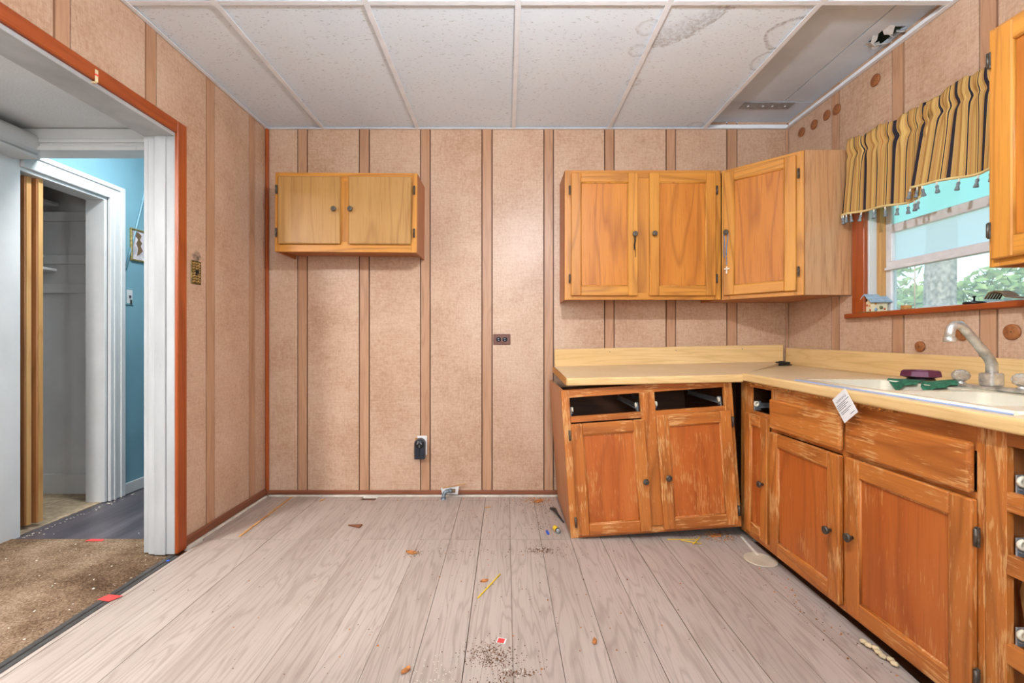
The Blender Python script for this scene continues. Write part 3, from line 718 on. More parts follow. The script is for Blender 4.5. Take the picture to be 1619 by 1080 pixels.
frame_door(t, .464, .894, .045, .584, .500, .318, .904, True, .060, hinges=(.17, .83))
bx('toe_kick', 0, w, .05, .062, -.012, .05, 'dark_inside', t)
# drawer unit
t = thing('base_cabinet', 'oak drawer base cabinet with empty openings at the right edge of the picture', 'cabinet', (FX, 1.140, 0), RZ)
w = .46
FR(t, 'stile', 0, .048, .03, h, 'oak_worn_z'); FR(t, 'stile', w - .045, w, .03, h, 'oak_worn_z')
for z0, z1 in ((.735, h), (.578, .624), (.427, .474), (.212, .26), (.03, .07)): FR(t, 'rail', .048, w - .045, z0, z1, 'oak_worn_x')
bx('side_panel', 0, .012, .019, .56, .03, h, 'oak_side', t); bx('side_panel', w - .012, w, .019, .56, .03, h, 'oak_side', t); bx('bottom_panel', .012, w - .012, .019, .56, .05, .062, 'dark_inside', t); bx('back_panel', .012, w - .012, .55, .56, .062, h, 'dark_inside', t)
for z in (.632, .482, .268): slide(t, .05, z, .022, .5, 1); slide(t, w - .05, z, .022, .5, -1)
bx('toe_kick', 0, w, .05, .062, -.012, .05, 'dark_inside', t)
o = prism('wood_offcut', [(-.03, 0), (.03, .005), (.034, .12), (.012, .165), (-.022, .15)], -.01, .01, 'raw_wood', None, 1); o.location = (1.252, 1.062, .262); o.rotation_euler = (R(-6), 0, R(70)); tag(o, 'broken pale wood offcut standing in the third drawer opening', 'offcut')

# ------------------------------------------------------------------ worktops
TH = .038
# left top; local origin at its front left corner
ct = thing('worktop', 'short pale laminate worktop with backsplash over the tilted cabinet', 'worktop', (.300, 2.250, .804), (R(2.1), R(-1.2), 0))
prism('top', [(0, .004), (.868, .004), (1.470, .640), (.008, .640)], -TH, 0, 'laminate_top', ct)
bx('rolled_edge', -.001, .870, -.012, .006, -TH, .0006, 'laminate_x', ct, .008, 3)
bx('backsplash', .010, 1.462, .640, .658, -.005, .108, 'laminate_x', ct, .004)
bx('end_strip', -.002, .0, .02, .64, -TH, -.002, 'particle_board', ct)
for q in (.25, .55, .85): obj('screw_head', add_lathe(bmesh.new(), [(.003, -.001), (.003, .001)], 8, Matrix.Translation((.01 + 1.4 * q, .6395, .085)) @ Matrix.Rotation(R(90), 4, 'X')), 'knob_metal', ct)
# right top with sink cut-out; local x = world x - 1.175, local y = world y - 2.25
cr = thing('worktop', 'long pale laminate worktop with backsplash under the window', 'worktop', (1.175, 2.250, .829), (R(.95), 0, 0))
sx0, sx1, sy0, sy1 = .05, .50, -1.10, -.40
bm = bmesh.new()
add_prism(bm, [(.002, 0), (.62, .650), (.62, sy1), (.002, sy1)], -TH, 0)
add_box(bm, .002, sx0, sy0, sy1, -TH, 0); add_box(bm, sx1, .62, sy0, sy1, -TH, 0); add_box(bm, .002, .62, -1.60, sy0, -TH, 0)
obj('top', bm, 'laminate_top', cr)
bx('rolled_edge', -.012, .006, -1.6, .004, -TH, .0006, 'laminate_y', cr, .008, 3)
bx('backsplash', .602, .622, -1.60, .650, -.002, .106, 'laminate_y', cr, .004)
# torn particle board hanging under the front edge
rnd = random.Random(3)
for a, b in ((-.03, -.36), (-.50, -.86)):
    bm = bmesh.new()
    n = 60; top = []; bot = []
    for i in range(n + 1):
        y = a + (b - a) * i / n; top.append((y, -TH + .002)); bot.append((y, -TH - .006 - rnd.random() * .009))
    for i in range(n):
        p = [top[i], top[i + 1], bot[i + 1], bot[i]]
        add_prism(bm, p, .006 + rnd.random() * .003, .02, 0)
    bmesh.ops.remove_doubles(bm, verts=bm.verts, dist=.0045)
    obj('torn_edge', bm, 'particle_board', cr)
# black gadget in the corner
o = thing('gadget', 'small flat black plastic gadget in the worktop corner', 'gadget', (1.70, 2.80, .839), (R(.9), 0, R(20)))
bx('base', -.045, .045, -.03, .03, 0, .008, 'black_plastic', o, .003); bx('body', -.035, .04, -.024, .024, .008, .022, 'black_plastic', o, .006, 2); bx('button', -.02, .01, -.012, .012, .022, .026, 'outlet_black', o, .003)
# ------------------------------------------------------------------ sink, faucet and what lies on them
SZ = .829 - .0166 * (2.25 - 1.45)
sk = thing('sink', 'cream double bowl sink set in the long worktop', 'sink', (1.175, 1.45, SZ), (R(.95), 0, 0))
bm = bmesh.new(); X0, X1, Y0, Y1 = .035, .535, -.37, .425
bow = [(.07, .355, .045, .385), (.07, .355, -.285, .005)]
for a, b, c, d in ((X0, .07, Y0, Y1), (.355, X1, Y0, Y1), (.07, .355, .385, Y1), (.07, .355, .005, .045), (.07, .355, Y0, -.285)): add_box(bm, a, b, c, d, .0, .009)
obj('rim', bm, 'sink_cream', sk)
bm = bmesh.new(); add_tube(bm, [(X0, Y0, .004), (X0, Y1, .004), (X1, Y1, .004), (X1, Y0, .004), (X0, Y0, .004)], .006, 8); obj('rim_bead', bm, 'sink_cream', sk)
bx('protective_film', X0 - .0085, X0 - .0055, Y0, Y1 + .02, .0005, .0045, 'blue_film', sk)
for a, b, c, d in bow:
    t2 = bmesh.new(); bmesh.ops.create_cube(t2, size=1)
    for v in t2.verts:
        k_ = .93 if v.co.z < 0 else 1
        v.co = Vector(((a + b) / 2 + v.co.x * (b - a) * k_, (c + d) / 2 + v.co.y * (d - c) * k_, .008 - .165 * (0 if v.co.z > 0 else 1)))
    top = [f for f in t2.faces if all(v.co.z > 0 for v in f.verts)]; bmesh.ops.delete(t2, geom=top, context='FACES')
    bmesh.ops.bevel(t2, geom=[e for e in t2.edges if not e.is_boundary], offset=.025, segments=3, affect='EDGES')
    o = obj('bowl', t2, 'sink_cream', sk, True)
    md = o.modifiers.new('thickness', 'SOLIDIFY'); md.thickness = .004; md.offset = 1
    obj('drain', add_lathe(bmesh.new(), [(.0, 0), (.04, 0), (.042, .002), (.03, .003), (.0, .001)], 18, Matrix.Translation(((a + b) / 2, (c + d) / 2, -.156))), 'chrome_worn', sk)
fc = thing('faucet', 'worn chrome kitchen faucet with hooked spout and two clear knobs', 'faucet', (1.60, 1.51, SZ + .010))
bx('base_plate', -.030, .030, -.155, .125, 0, .012, 'chrome_worn', fc, .004)
bx('spout_base', -.022, .022, -.032, .014, .012, .056, 'chrome_worn', fc, .006, 2)
sp_ = [(0, -.01, .05), (0, -.01, .085), (-.012, -.012, .105), (-.055, -.014, .155), (-.098, -.016, .202), (-.112, -.017, .213), (-.130, -.018, .213), (-.142, -.018, .203), (-.146, -.018, .187), (-.147, -.018, .172)]
tube('spout', sp_, [.016, .0155, .0145, .0135, .013, .0135, .0135, .0135, .0135, .0135], 'chrome_worn', fc, 14)
obj('aerator', add_lathe(bmesh.new(), [(.0, 0), (.0155, 0), (.0165, .004), (.0165, .014), (.014, .016), (0, .016)], 16, Matrix.Translation((-.147, -.018, .158))), 'chrome_worn', fc)
for y in (.092, -.10):
    kb = obj('tap_knob', add_ball(bmesh.new(), (0, y, .04), .026, 2, (1, 1, .86)), 'crystal', fc)
    for p in kb.data.polygons: p.use_smooth = False
    obj('knob_stem', add_lathe(bmesh.new(), [(.014, .011), (.014, .016), (.009, .02), (.009, .03)], 12, Matrix.Translation((0, y, 0))), 'chrome_worn', kb)
# purple dish
dz = SZ + .0166 * .33 + .010
o = thing('dish', 'purple octagonal plastic dish on a dark foot behind the sink bowl', 'dish', (1.632, 1.792, dz + .003), (0, 0, R(22.5)))
oc = lambda r: [(r, z) for r, z in ()]
obj('foot', add_lathe(bmesh.new(), [(.0, 0), (.045, 0), (.040, .010), (0, .010)], 12), 'black_plastic', o)
d8 = obj('bowl', add_lathe(bmesh.new(), [(.0, .010), (.050, .010), (.066, .015), (.062, .034), (.056, .038), (.044, .036), (.036, .020), (.0, .019)], 8, None, False), 'purple_plastic', o)
# green cloths
def cloth(name, label, pts, mat, thick=.003):
    bm = bmesh.new(); rows_ = []
    for r in pts: rows_.append([bm.verts.new(p) for p in r])
    for a, b in zip(rows_, rows_[1:]):
        for i in range(len(a) - 1): bm.faces.new((a[i], a[i + 1], b[i + 1], b[i]))
    o = obj(name, bm, mat); md = o.modifiers.new('thickness', 'SOLIDIFY'); md.thickness = thick; md.offset = 1
    return tag(o, label, 'cloth')
za = SZ + .0166 * .28 + .012
cloth('scouring_pad', 'frayed green scouring pad hanging over sink edge under the purple dish',
      [[(1.575, 1.83, za), (1.58, 1.79, za + .002), (1.58, 1.74, za + .002), (1.575, 1.69, za)], [(1.54, 1.835, za + .002), (1.54, 1.79, za + .001), (1.54, 1.74, za + .001), (1.54, 1.69, za + .002)], [(1.524, 1.82, za - .004), (1.522, 1.785, za - .02), (1.522, 1.74, za - .008), (1.524, 1.69, za - .004)], [(1.52, 1.80, za - .010), (1.516, 1.765, za - .042), (1.52, 1.735, za - .014), (1.522, 1.685, za - .008)]], 'green_felt')
cloth('scouring_pad', 'frayed green scouring pad nearer the faucet, draped over sink edge',
      [[(1.585, 1.672, za + .006), (1.59, 1.64, za + .012), (1.59, 1.61, za + .016), (1.58, 1.585, za)], [(1.54, 1.68, za + .001), (1.54, 1.645, za + .002), (1.54, 1.61, za + .002), (1.54, 1.58, za + .001)], [(1.524, 1.67, za - .006), (1.522, 1.648, za - .022), (1.522, 1.61, za - .008), (1.524, 1.575, za - .004)], [(1.52, 1.668, za - .014), (1.516, 1.640, za - .040), (1.52, 1.612, za - .014), (1.522, 1.572, za - .008)]], 'green_felt')
# warning tag hung on the front edge by blue tape
tg = thing('warning_tag', 'white paper warning tag taped on the front edge of the long worktop', 'tag', (1.150, 1.546, .767), (0, R(-7), R(-90)))
rot = Matrix.Rotation(R(-32), 4, 'Y')
bm = add_box(bmesh.new(), -.038, .038, -.0006, .0006, -.046, .046); bm.transform(rot); obj('paper', bm, 'paper', tg)
def lettering(txt, size, x, z, parent, rotm, mat='ink', y=-.0010):
    cu = bpy.data.curves.new('lettering', 'FONT'); cu.body = txt; cu.size = size; cu.align_x = 'CENTER'; cu.align_y = 'CENTER'
    tmp = bpy.data.objects.new('tmp', cu); C.objects.link(tmp); bpy.context.view_layer.update()
    me = bpy.data.meshes.new_from_object(tmp.evaluated_get(bpy.context.evaluated_depsgraph_get())); bpy.data.objects.remove(tmp)
    me.transform(rotm @ Matrix.Translation((x, y, z)) @ Matrix.Rotation(R(90), 4, 'X')); me.materials.append(M[mat])
    o = bpy.data.objects.new('lettering', me); C.objects.link(o); o.parent = parent; return o
lettering('WARNING', .0115, 0, .026, tg, rot)
bm = bmesh.new()
for z, a, b in ((.014, -.034, .034), (.008, -.034, .012), (.002, -.034, .022), (-.004, -.034, .008), (-.014, -.03, .026), (-.020, -.03, .010), (-.036, .006, .030)): add_box(bm, a, b, -.0012, -.0006, z, z + .0016)
bm.transform(rot); obj('printed_lines', bm, 'ink', tg)
o = bx('tape', -.026, .034, .000, .004, .040, .058, 'blue_tape', tg, .001); o.rotation_euler = (R(-35), R(8), 0)

# ------------------------------------------------------------------ curtain valance
vl = thing('valance', 'gold and navy striped window valance with tassel fringe', 'curtain', (1.765, 1.9, 1.97))
tube('curtain_rod', [(.012, .425, -.055), (.006, .11, -.075), (.006, .0, -.07), (.012, -.46, -.05)], .006, 'brass', vl, 8)
def valance_panel(ya, yb, ztop0, ztop1, zh0, zh1, full, ph, xo):
    nu, nv = 150, 34; bm = bmesh.new(); uvl = bm.loops.layers.uv.new('UVMap'); g_ = []
    for i in range(nu + 1):
        u = i / nu; colv = []
        y = ya + (yb - ya) * u; zt = ztop0 + (ztop1 - ztop0) * u; zh = zh0 + (zh1 - zh0) * u
        for j in range(nv + 1):
            q = j / nv
            broad = math.sin(u * 6.2 + ph) + .6 * math.sin(u * 13 + ph * 2.1)       # wide soft folds below
            tight = math.sin(u * 46 + ph) + .5 * math.sin(u * 71 + 1 + ph)          # small gathers at the rod
            lo = max(0.0, (q - .2) / .8); gz = math.exp(-((q - .20) / .045) ** 2)   # rod pocket seam
            x = -.014 - .016 * lo - .010 * broad * lo - .006 * tight * math.exp(-((q - .2) / .16) ** 2) + .009 * gz + xo * lo
            if q < .2: x -= .004 * math.sin(q / .2 * math.pi)
            z = zt + (zh - zt) * q + (.007 * math.sin(u * 17 + ph) + .004 * tight * .5) * max(0, 1 - q * 5) + .004 * broad * lo
            yy = y + .006 * tight * .4 * gz + .012 * math.sin(u * 7 + ph) * lo
            colv.append((bm.verts.new((x, yy - 1.9, z - 1.97)), u * full + .030 * math.sin(u * 5 + ph * 1.7) * (1 - q), q))
        g_.append(colv)
    for i in range(nu):
        for j in range(nv):
            qd = [g_[i][j], g_[i + 1][j], g_[i + 1][j + 1], g_[i][j + 1]]
            f = bm.faces.new([p[0] for p in qd]); f.smooth = True
            for lp, p in zip(f.loops, qd): lp[uvl].uv = (p[1], p[2])
    hem = [(p[-1][0].co.copy()) for p in g_]
    o = obj('fabric_panel', bm, 'curtain_cloth', vl, True); md = o.modifiers.new('thickness', 'SOLIDIFY'); md.thickness = .0015
    bd_ = tube('braid_trim', [h_ + Vector((-.002, 0, .002)) for h_ in hem[::3]], .0052, 'braid', o, 6)
    return o, hem
tassel = None
def tassels(par, hem, ks):
    global tassel
    if tassel is None:
        b = add_lathe(bmesh.new(), [(.0006, 0), (.0012, -.010), (.005, -.012), (.0062, -.018), (.0045, -.023), (.0048, -.025), (.0085, -.040), (.0075, -.042), (0, -.042)], 9)
        tassel = bpy.data.meshes.new('tassel'); b.to_mesh(tassel); b.free(); tassel.materials.append(M['tassel_grey'])
        b = add_lathe(bmesh.new(), [(.0, .002), (.0045, -.002), (.0045, -.010), (.002, -.013)], 8)
    for kx in ks:
        p = hem[min(int(kx * (len(hem) - 1)), len(hem) - 1)]
        o = bpy.data.objects.new('tassel', tassel); C.objects.link(o); o.parent = par; o.location = p + Vector((-.002, 0, -.004)); o.rotation_euler = (R(random.uniform(-12, 12)), R(random.uniform(-8, 8)), 0)
        ball = tubes = add_tube(bmesh.new(), [(0, 0, .004), (0, 0, -.012)], .0032, 6); bo = obj('tassel_cord', ball, 'pale_bits', o)
pa, hemA = valance_panel(2.335, 1.885, 2.012, 1.975, 1.628, 1.582, .60, .4, 0)
tassels(pa, hemA, (.0, .05, .1, .16, .28, .42, .54, .66, .78, .9, .98))
pb, hemB = valance_panel(1.925, 1.465, 1.985, 2.000, 1.636, 1.575, .62, 2.1, -.012)
tassels(pb, hemB, (.0, .06, .10, .22, .38, .54, .70, .86, .98))
# wall ties of the rod
# ------------------------------------------------------------------ sill objects
ZS = 1.128
bh = thing('birdhouse', 'small painted birdhouse with grey roof on the window sill', 'birdhouse', (1.835, 2.268, ZS), (0, 0, R(-6)))
bx('base', -.052, .052, -.05, .05, 0, .004, 'moss_green', bh, .001)
prism('house_body', [(-.034, .004), (.034, .004), (.038, .052), (0, .084), (-.038, .052)], -.036, .036, 'house_cream', bh, 0)
for s in (-1, 1):
    o = bx('roof_slab', -.050, .050, 0, .066, -.002, .003, 'roof_blue', bh, .0005); o.location = (0, 0, .0905); o.rotation_euler = (R(-40), 0, 0 if s > 0 else R(180))
obj('entrance_hole', add_lathe(bmesh.new(), [(.0, 0), (.007, 0), (.007, .001), (0, .001)], 14, Matrix.Translation((-.0365, 0, .062)) @ Matrix.Rotation(R(-90), 4, 'Y')), 'black_plastic', bh)
for y, z, r, m in ((.022, .012, .007, 'orange_paint'), (.018, .022, .006, 'orange_paint'), (-.004, .036, .006, 'red_paint'), (-.02, .034, .005, 'orange_paint'), (-.026, .012, .006, 'red_paint'), (.022, .052, .004, 'orange_paint')):
    obj('painted_flower', add_lathe(bmesh.new(), [(0, 0), (r, 0), (r, .0006), (0, .0006)], 8, Matrix.Translation((-.0363, y, z)) @ Matrix.Rotation(R(-90), 4, 'Y')), m, bh)
for x, z, r, m in ((-.018, .014, .008, 'roof_blue'), (.006, .024, .009, 'moss_green'), (.022, .016, .005, 'red_paint'), (-.02, .042, .005, 'orange_paint')):
    obj('painted_flower', add_lathe(bmesh.new(), [(0, 0), (r, 0), (r, .0006), (0, .0006)], 8, Matrix.Translation((x, -.0365 - z * .05, z)) @ Matrix.Rotation(R(90), 4, 'X')), m, bh)
o = thing('spool', 'small tan cork spool on the sill right of the birdhouse', 'spool', (1.85, 2.105, ZS))
obj('barrel', add_lathe(bmesh.new(), [(.0, 0), (.019, 0), (.020, .002), (.020, .022), (.018, .024), (.006, .024), (.006, .02), (0, .02)], 18), 'cork', o); obj('core', add_lathe(bmesh.new(), [(.0035, .0195), (.0035, .03), (0, .03)], 10), 'pale_bits', o)
o = bx('clip', -.022, .022, -.006, .006, 0, .005, 'black_plastic', None, .002); o.location = (1.85, 2.045, ZS); o.rotation_euler = (0, 0, R(-50)); tag(o, 'thin black plastic clip lying on the sill by the spool', 'clip')
o = thing('sink_stopper', 'black round sink stopper with a stem on the window sill', 'stopper', (1.825, 1.775, ZS))
obj('disc', add_lathe(bmesh.new(), [(.0, 0), (.026, 0), (.033, .004), (.034, .008), (.030, .012), (.010, .014), (0, .014)], 20), 'black_plastic', o)
obj('stem', add_lathe(bmesh.new(), [(.003, .013), (.003, .030), (.006, .031), (.006, .035), (0, .036)], 10), 'black_plastic', o)
rk = thing('hand_rake', 'brown hand rake with curved tines lying on the window sill', 'rake', (1.835, 1.655, ZS + .006), (R(12), 0, R(6)))
prism('rake_head', [(-.03, .0), (.03, .0), (.008, -.06), (-.008, -.06)], .012, .017, 'rake_brown', rk)
for i in range(6):
    x = -.027 + i * .0108; obj('tine', add_tube(bmesh.new(), [(x, -.002, .014), (x, .014, .026), (x * 1.05, .034, .030), (x * 1.1, .052, .022), (x * 1.1, .060, -.002)], .0032, 6), 'rake_brown', rk)
tube('handle', [(0, -.055, .016), (0, -.12, .026), (0, -.24, .052)], [.007, .009, .011], 'rake_brown', rk, 10)

# ------------------------------------------------------------------ things on the walls
dl = ['first round wooden disc high on right wall, nearest the back corner', 'second round wooden disc high on right wall from the back corner', 'third round wooden disc high on right wall from the back corner', 'fourth round wooden disc high on right wall, on the batten', 'round wooden disc high on right wall above the curtain', 'small round wooden disc above the backsplash, left of the faucet', 'round wooden disc behind the faucet spout', 'large round wooden disc right of the faucet']
for (y, z, r), lb in zip(((2.775, 2.261, .027), (2.662, 2.253, .027), (2.557, 2.256, .027), (2.479, 2.248, .028), (2.22, 2.259, .028), (1.98, .963, .023), (1.797, 1.015, .026), (1.62, 1.019, .028)), dl):
    o = thing('wall_disc', lb, 'disc', (RX - .0015, y, z), (0, R(-90), 0), 'round wooden discs on the right wall')
    obj('disc', add_lathe(bmesh.new(), [(0, 0), (r, 0), (r, .005), (r - .003, .007), (0, .007)], 24), 'disc_wood', o); obj('nail', add_lathe(bmesh.new(), [(.0025, .006), (.0025, .008), (0, .008)], 8), 'knob_metal', o)
# duplex outlet
o = thing('outlet', 'brown duplex outlet plate with black sockets on the back wall', 'outlet', (-.027, BY, .998))
bx('cover_plate', -.055, .055, -.006, 0, -.034, .034, 'brown_plastic', o, .003)
for s in (-.02, .02):
    so = obj('socket', add_lathe(bmesh.new(), [(0, .005), (.0155, .005), (.0155, .0085), (0, .0085)], 18, Matrix.Translation((s, 0, 0)) @ Matrix.Rotation(R(90), 4, 'X')), 'outlet_black', o)
    for z in (-.006, .006): bx('slot', s - .004, s + .004, -.0092, -.008, z - .001, z + .001, 'galvanised', so)
obj('screw', add_lathe(bmesh.new(), [(0, .005), (.003, .005), (.003, .0075), (0, .0075)], 10, Matrix.Rotation(R(90), 4, 'X')), 'galvanised', o)
# range outlet
o = thing('range_outlet', 'large black surface range outlet low on the back wall', 'outlet', (-.546, BY - .002, .24))
bx('mounting_plate', -.02, .040, -.004, 0, .02, .142, 'paper', o); bx('copper_tab', -.034, -.014, -.008, -.001, .1, .128, 'cork', o)
pr = [(-.033, .0), (.033, .0), (.033, .100)] + [(.033 * math.cos(a), .1 + .030 * math.sin(a)) for a in [math.pi * j / 10 for j in range(1, 10)]] + [(-.033, .1)]
bd_ = prism('housing', pr, -.046, -.003, 'outlet_black', o, 1)
md = bd_.modifiers.new('edge', 'BEVEL'); md.width = .005; md.segments = 2
obj('socket_face', add_lathe(bmesh.new(), [(0, 0), (.027, 0), (.026, .003), (0, .003)], 22, Matrix.Translation((0, -.046, .096)) @ Matrix.Rotation(R(90), 4, 'X')), 'black_plastic', o)
for x, z, a in ((-.011, .102, 35), (.011, .102, -35), (0, .084, 0)):
    sl = bx('slot', -.002, .002, -.0498, -.0485, -.007, .007, 'galvanised', o); sl.location = (x, 0, z); sl.rotation_euler = (0, R(a), 0)
bx('ridge', -.003, .003, -.049, -.045, .004, .064, 'black_plastic', o, .001)
# brass switch plate on the left wall
o = thing('switch_plate', 'ornate brass switch plate on the left wall beside the opening', 'switch', (LX, 2.253, 1.326))
bx('plate', 0, .005, -.036, .036, -.058, .058, 'brass', o, .002)
bm = bmesh.new()
for i in range(5):
    for j in range(8):
        if i == 2 and 2 < j < 5: continue
        add_ball(bm, (.0052, -.024 + i * .012, -.045 + j * .0128 + (i % 2) * .003), .0048, 1, (.5, 1, 1.25))
obj('ornament', bm, 'brass_bright', o); bx('toggle', .004, .016, -.004, .004, -.006, .010, 'black_plastic', o, .001); bx('toggle_slot', .004, .0058, -.007, .007, -.014, .014, 'black_plastic', o)
# picture and switch in the passage
o = thing('picture', 'small gold framed picture on the blue passage wall', 'picture', (HX, 3.09, 1.63), (R(1), 0, 0))
bx('canvas', .002, .008, -.080, .080, -.098, .098, 'picture_print', o)
for a, b, c, d in ((-.09, .09, .096, .108), (-.09, .09, -.108, -.096), (-.09, -.078, -.096, .096), (.078, .09, -.096, .096)): bx('frame_bar', 0, .014, a, b, c, d, 'brass_bright', o, .002)
pts = [(-.05, .09), (-.02, .085), (.0, .07), (-.015, .04), (.005, .02), (-.01, 0), (.01, -.03), (-.02, -.06), (-.04, -.07), (-.03, -.02), (-.045, .01), (-.03, .04), (-.05, .06)]
prism('tear', pts, .008, .009, 'rake_brown', o, 0)
o = thing('light_switch', 'painted-over light switch with worn face on the blue passage wall', 'switch', (HX, 2.992, 1.28))
bx('plate', 0, .006, -.035, .035, -.056, .056, 'blue_wall', o, .003); bx('face', .005, .007, -.022, .024, -.044, .044, 'white_paint', o, .001); bx('toggle', .006, .016, -.004, .004, -.008, .008, 'black_plastic', o, .001); bx('stain', .0065, .0078, .004, .020, -.05, -.02, 'knob_metal', o)
o = obj('cable', add_tube(bmesh.new(), [(HX + .004, 3.15, 2.12), (HX + .006, 3.085, 1.88), (HX + .006, 3.04, 1.72), (HX + .005, 2.965, 1.46)], .007, 6), 'blue_wall'); tag(o, 'blue painted cable slanting behind the gold framed picture', 'cable')
# clothes peg / hook on header casing
o = thing('hook', 'yellow plastic hook hanging on the orange header casing', 'hook', (LX + .020, 1.685, 1.955))
bx('strip', -.001, .003, -.006, .006, -.01, .035, 'foam_pale', o, .001); bx('arm', -.045, .0, -.004, .004, -.014, -.008, 'foam_pale', o, .001); bx('band', -.0015, .0042, -.0065, .0065, .012, .018, 'red_tape', o)
# rosaries
def rosary(name, label, x, y, z, bead, n, length, cross, rotz=0, sp=.010):
    o = thing(name, label, 'rosary', (x, y, z), (0, 0, rotz)); bm = bmesh.new()
    L_ = [(-sp, 0)]; 
    for i in range(n):
        q = i / (n - 1); add_ball(bm, (-sp * (1 - q * .2) + .002 * math.sin(q * 6), 0, -.004 - length * q), .0034, 1)
        add_ball(bm, (sp * (.7 - q * .5) + .002 * math.sin(q * 5 + 1), 0, -.004 - length * .92 * q), .0034, 1)
    for i in range(6): add_ball(bm, (.003, 0, -length - .006 - i * .008), .0034, 1)
    obj('beads', bm, bead, o)
    if cross:
        b = bmesh.new(); zc = -length - .058; add_box(b, -.001, .007, -.002, .002, zc - .042, zc, .001); add_box(b, -.012, .018, -.002, .002, zc - .018, zc - .010, .001); obj('cross', b, 'bead_pale', o)
    return o
rosary('rosary', 'dark beaded rosary hanging from the left wall cabinet knob', .344 + .402, 2.668 - .036, 1.230 + .366, 'bead_dark', 14, .075, False, 0, .004)
dx, dy = math.cos(R(-45.4)), math.sin(R(-45.4))
kx, ky = 1.263 + .038 * dx + .036 * dy, 2.668 + .038 * dy - .036 * dx
rosary('rosary', 'blue beaded rosary with white cross hanging from the corner cabinet knob', kx, ky, 1.228 + .376, 'bead_blue', 20, .13, True, R(-45.4), .012)

# ------------------------------------------------------------------ ceiling lamp of the kitchen (hangs above the frame)
lp = thing('ceiling_lamp', 'bare bulb lamp holder hanging from the kitchen ceiling', 'lamp', BULB)
obj('canopy', add_lathe(bmesh.new(), [(0, 0), (.055, 0), (.05, -.015), (.02, -.022), (0, -.022)], 18, Matrix.Translation((0, 0, CZ - BULB[2]))), 'grid_white', lp)
tube('stem', [(0, 0, .27), (0, 0, .10)], .006, 'grid_white', lp, 8)
obj('socket', add_lathe(bmesh.new(), [(0, .10), (.018, .10), (.018, .05), (.014, .045), (0, .045)], 14), 'black_plastic', lp)
obj('bulb', add_lathe(bmesh.new(), [(.0, -.032), (.012, -.029), (.024, -.019), (.03, -.004), (.029, .008), (.02, .028), (.013, .045), (0, .045)], 20), 'bulb_glass', lp)

for (x, y, z, lb) in ((-2.22, .60, 2.06, 'added flush white housing of the front room fill light'), (-1.83, 2.56, UZ, 'added flush white housing of the blue passage fill light')):  # out-of-view ceiling housings added to go with the two fill lights
    lp = thing('fill_light_housing', lb, 'lamp', (x, y, z))
    obj('rim', add_lathe(bmesh.new(), [(.13, 0), (.15, 0), (.15, -.024), (.135, -.026), (.135, -.006), (.13, -.006)], 28), 'grid_white', lp)
    obj('back_plate', add_lathe(bmesh.new(), [(0, 0), (.13, 0), (.13, -.006), (0, -.006)], 28), 'grid_white', lp)

# ------------------------------------------------------------------ pipe, floor hole, litter
o = thing('pipe_elbow', 'grey capped pipe elbow sticking out of floor at back wall', 'pipe', (-.385, 2.868, 0))
tube('riser', [(-.005, -.022, -.012), (-.005, -.014, .02), (-.002, -.01, .034), (.012, -.008, .044), (.03, -.006, .046)], .0125, 'pipe_metal', o, 12)
tube('collar', [(.028, -.006, .046), (.046, -.004, .046)], .0155, 'pipe_metal', o, 8); tube('cap', [(.046, -.004, .046), (.066, -.003, .046)], .013, 'rake_brown', o, 6); tube('foot', [(-.008, -.024, -.011), (-.006, -.022, .008)], .0165, 'pipe_metal', o, 10)
o = prism('paper_scrap', [(-.052, .008), (.048, .004), (.056, .058), (-.06, .046)], -.0006, .0006, 'paper', None, 1); o.location = (-.355, 2.9005, .006); tag(o, 'white paper scrap standing against skirting behind the pipe elbow', 'paper')
o = bx('wood_sliver', -.075, .075, -.003, .003, -.002, .002, 'raw_wood'); o.location = (-.33, 2.896, .066); o.rotation_euler = (0, R(-10), 0); tag(o, 'thin wooden sliver leaning on the wall above the pipe elbow', 'sliver')
o = bx('wood_strip', -.006, .006, -.29, .29, 0, .005, 'raw_wood', None, .001); o.location = (-1.348, 2.585, .0005); o.rotation_euler = (0, 0, R(1)); tag(o, 'long thin tan wood strip lying between planks near left wall', 'strip')
o = bx('wood_strip', -.02, .02, -.005, .005, 0, .004, 'raw_wood', None, .001); o.location = (-1.14, 2.82, .0005); o.rotation_euler = (0, 0, R(70)); tag(o, 'short tan wood strip near the back wall skirting', 'strip')
o = prism('wood_wedge', [(-.04, .012), (.034, .02), (.03, -.022), (.012, -.012)], 0, .006, 'trim_brown_x'); o.location = (-.803, 2.42, .0008); tag(o, 'reddish brown triangular wood wedge on the planks', 'wedge')
o = bx('yellow_strip', -.003, .003, -.10, .10, 0, .003, 'yellow_plastic', None, .001); o.location = (-.066, 1.835, .0008); o.rotation_euler = (0, 0, R(-25)); tag(o, 'straight yellow plastic strip in the middle of the floor', 'strip')
for (x, y, l, a, lb) in ((.88, 2.262, .155, 90, 'yellow plastic strip lying along the tilted cabinet front'), (.905, 2.225, .09, 68, 'short yellow plastic strip slanting from the tilted cabinet'), (.935, 2.235, .10, -40, 'yellow plastic strip crossing the others by the tilted cabinet')):
    o = bx('yellow_strip', -.003, .003, -l / 2, l / 2, 0, .003, 'yellow_plastic', None, .001); o.location = (x, y, .0008 + (.003 if a == 68 else .006 if a == -40 else 0)); o.rotation_euler = (0, 0, R(a)); tag(o, lb, 'strip')
o = thing('battery', 'yellow battery lying on the floor beside the tilted cabinet', 'battery', (.262, 2.355, .0135), (0, 0, R(18)))
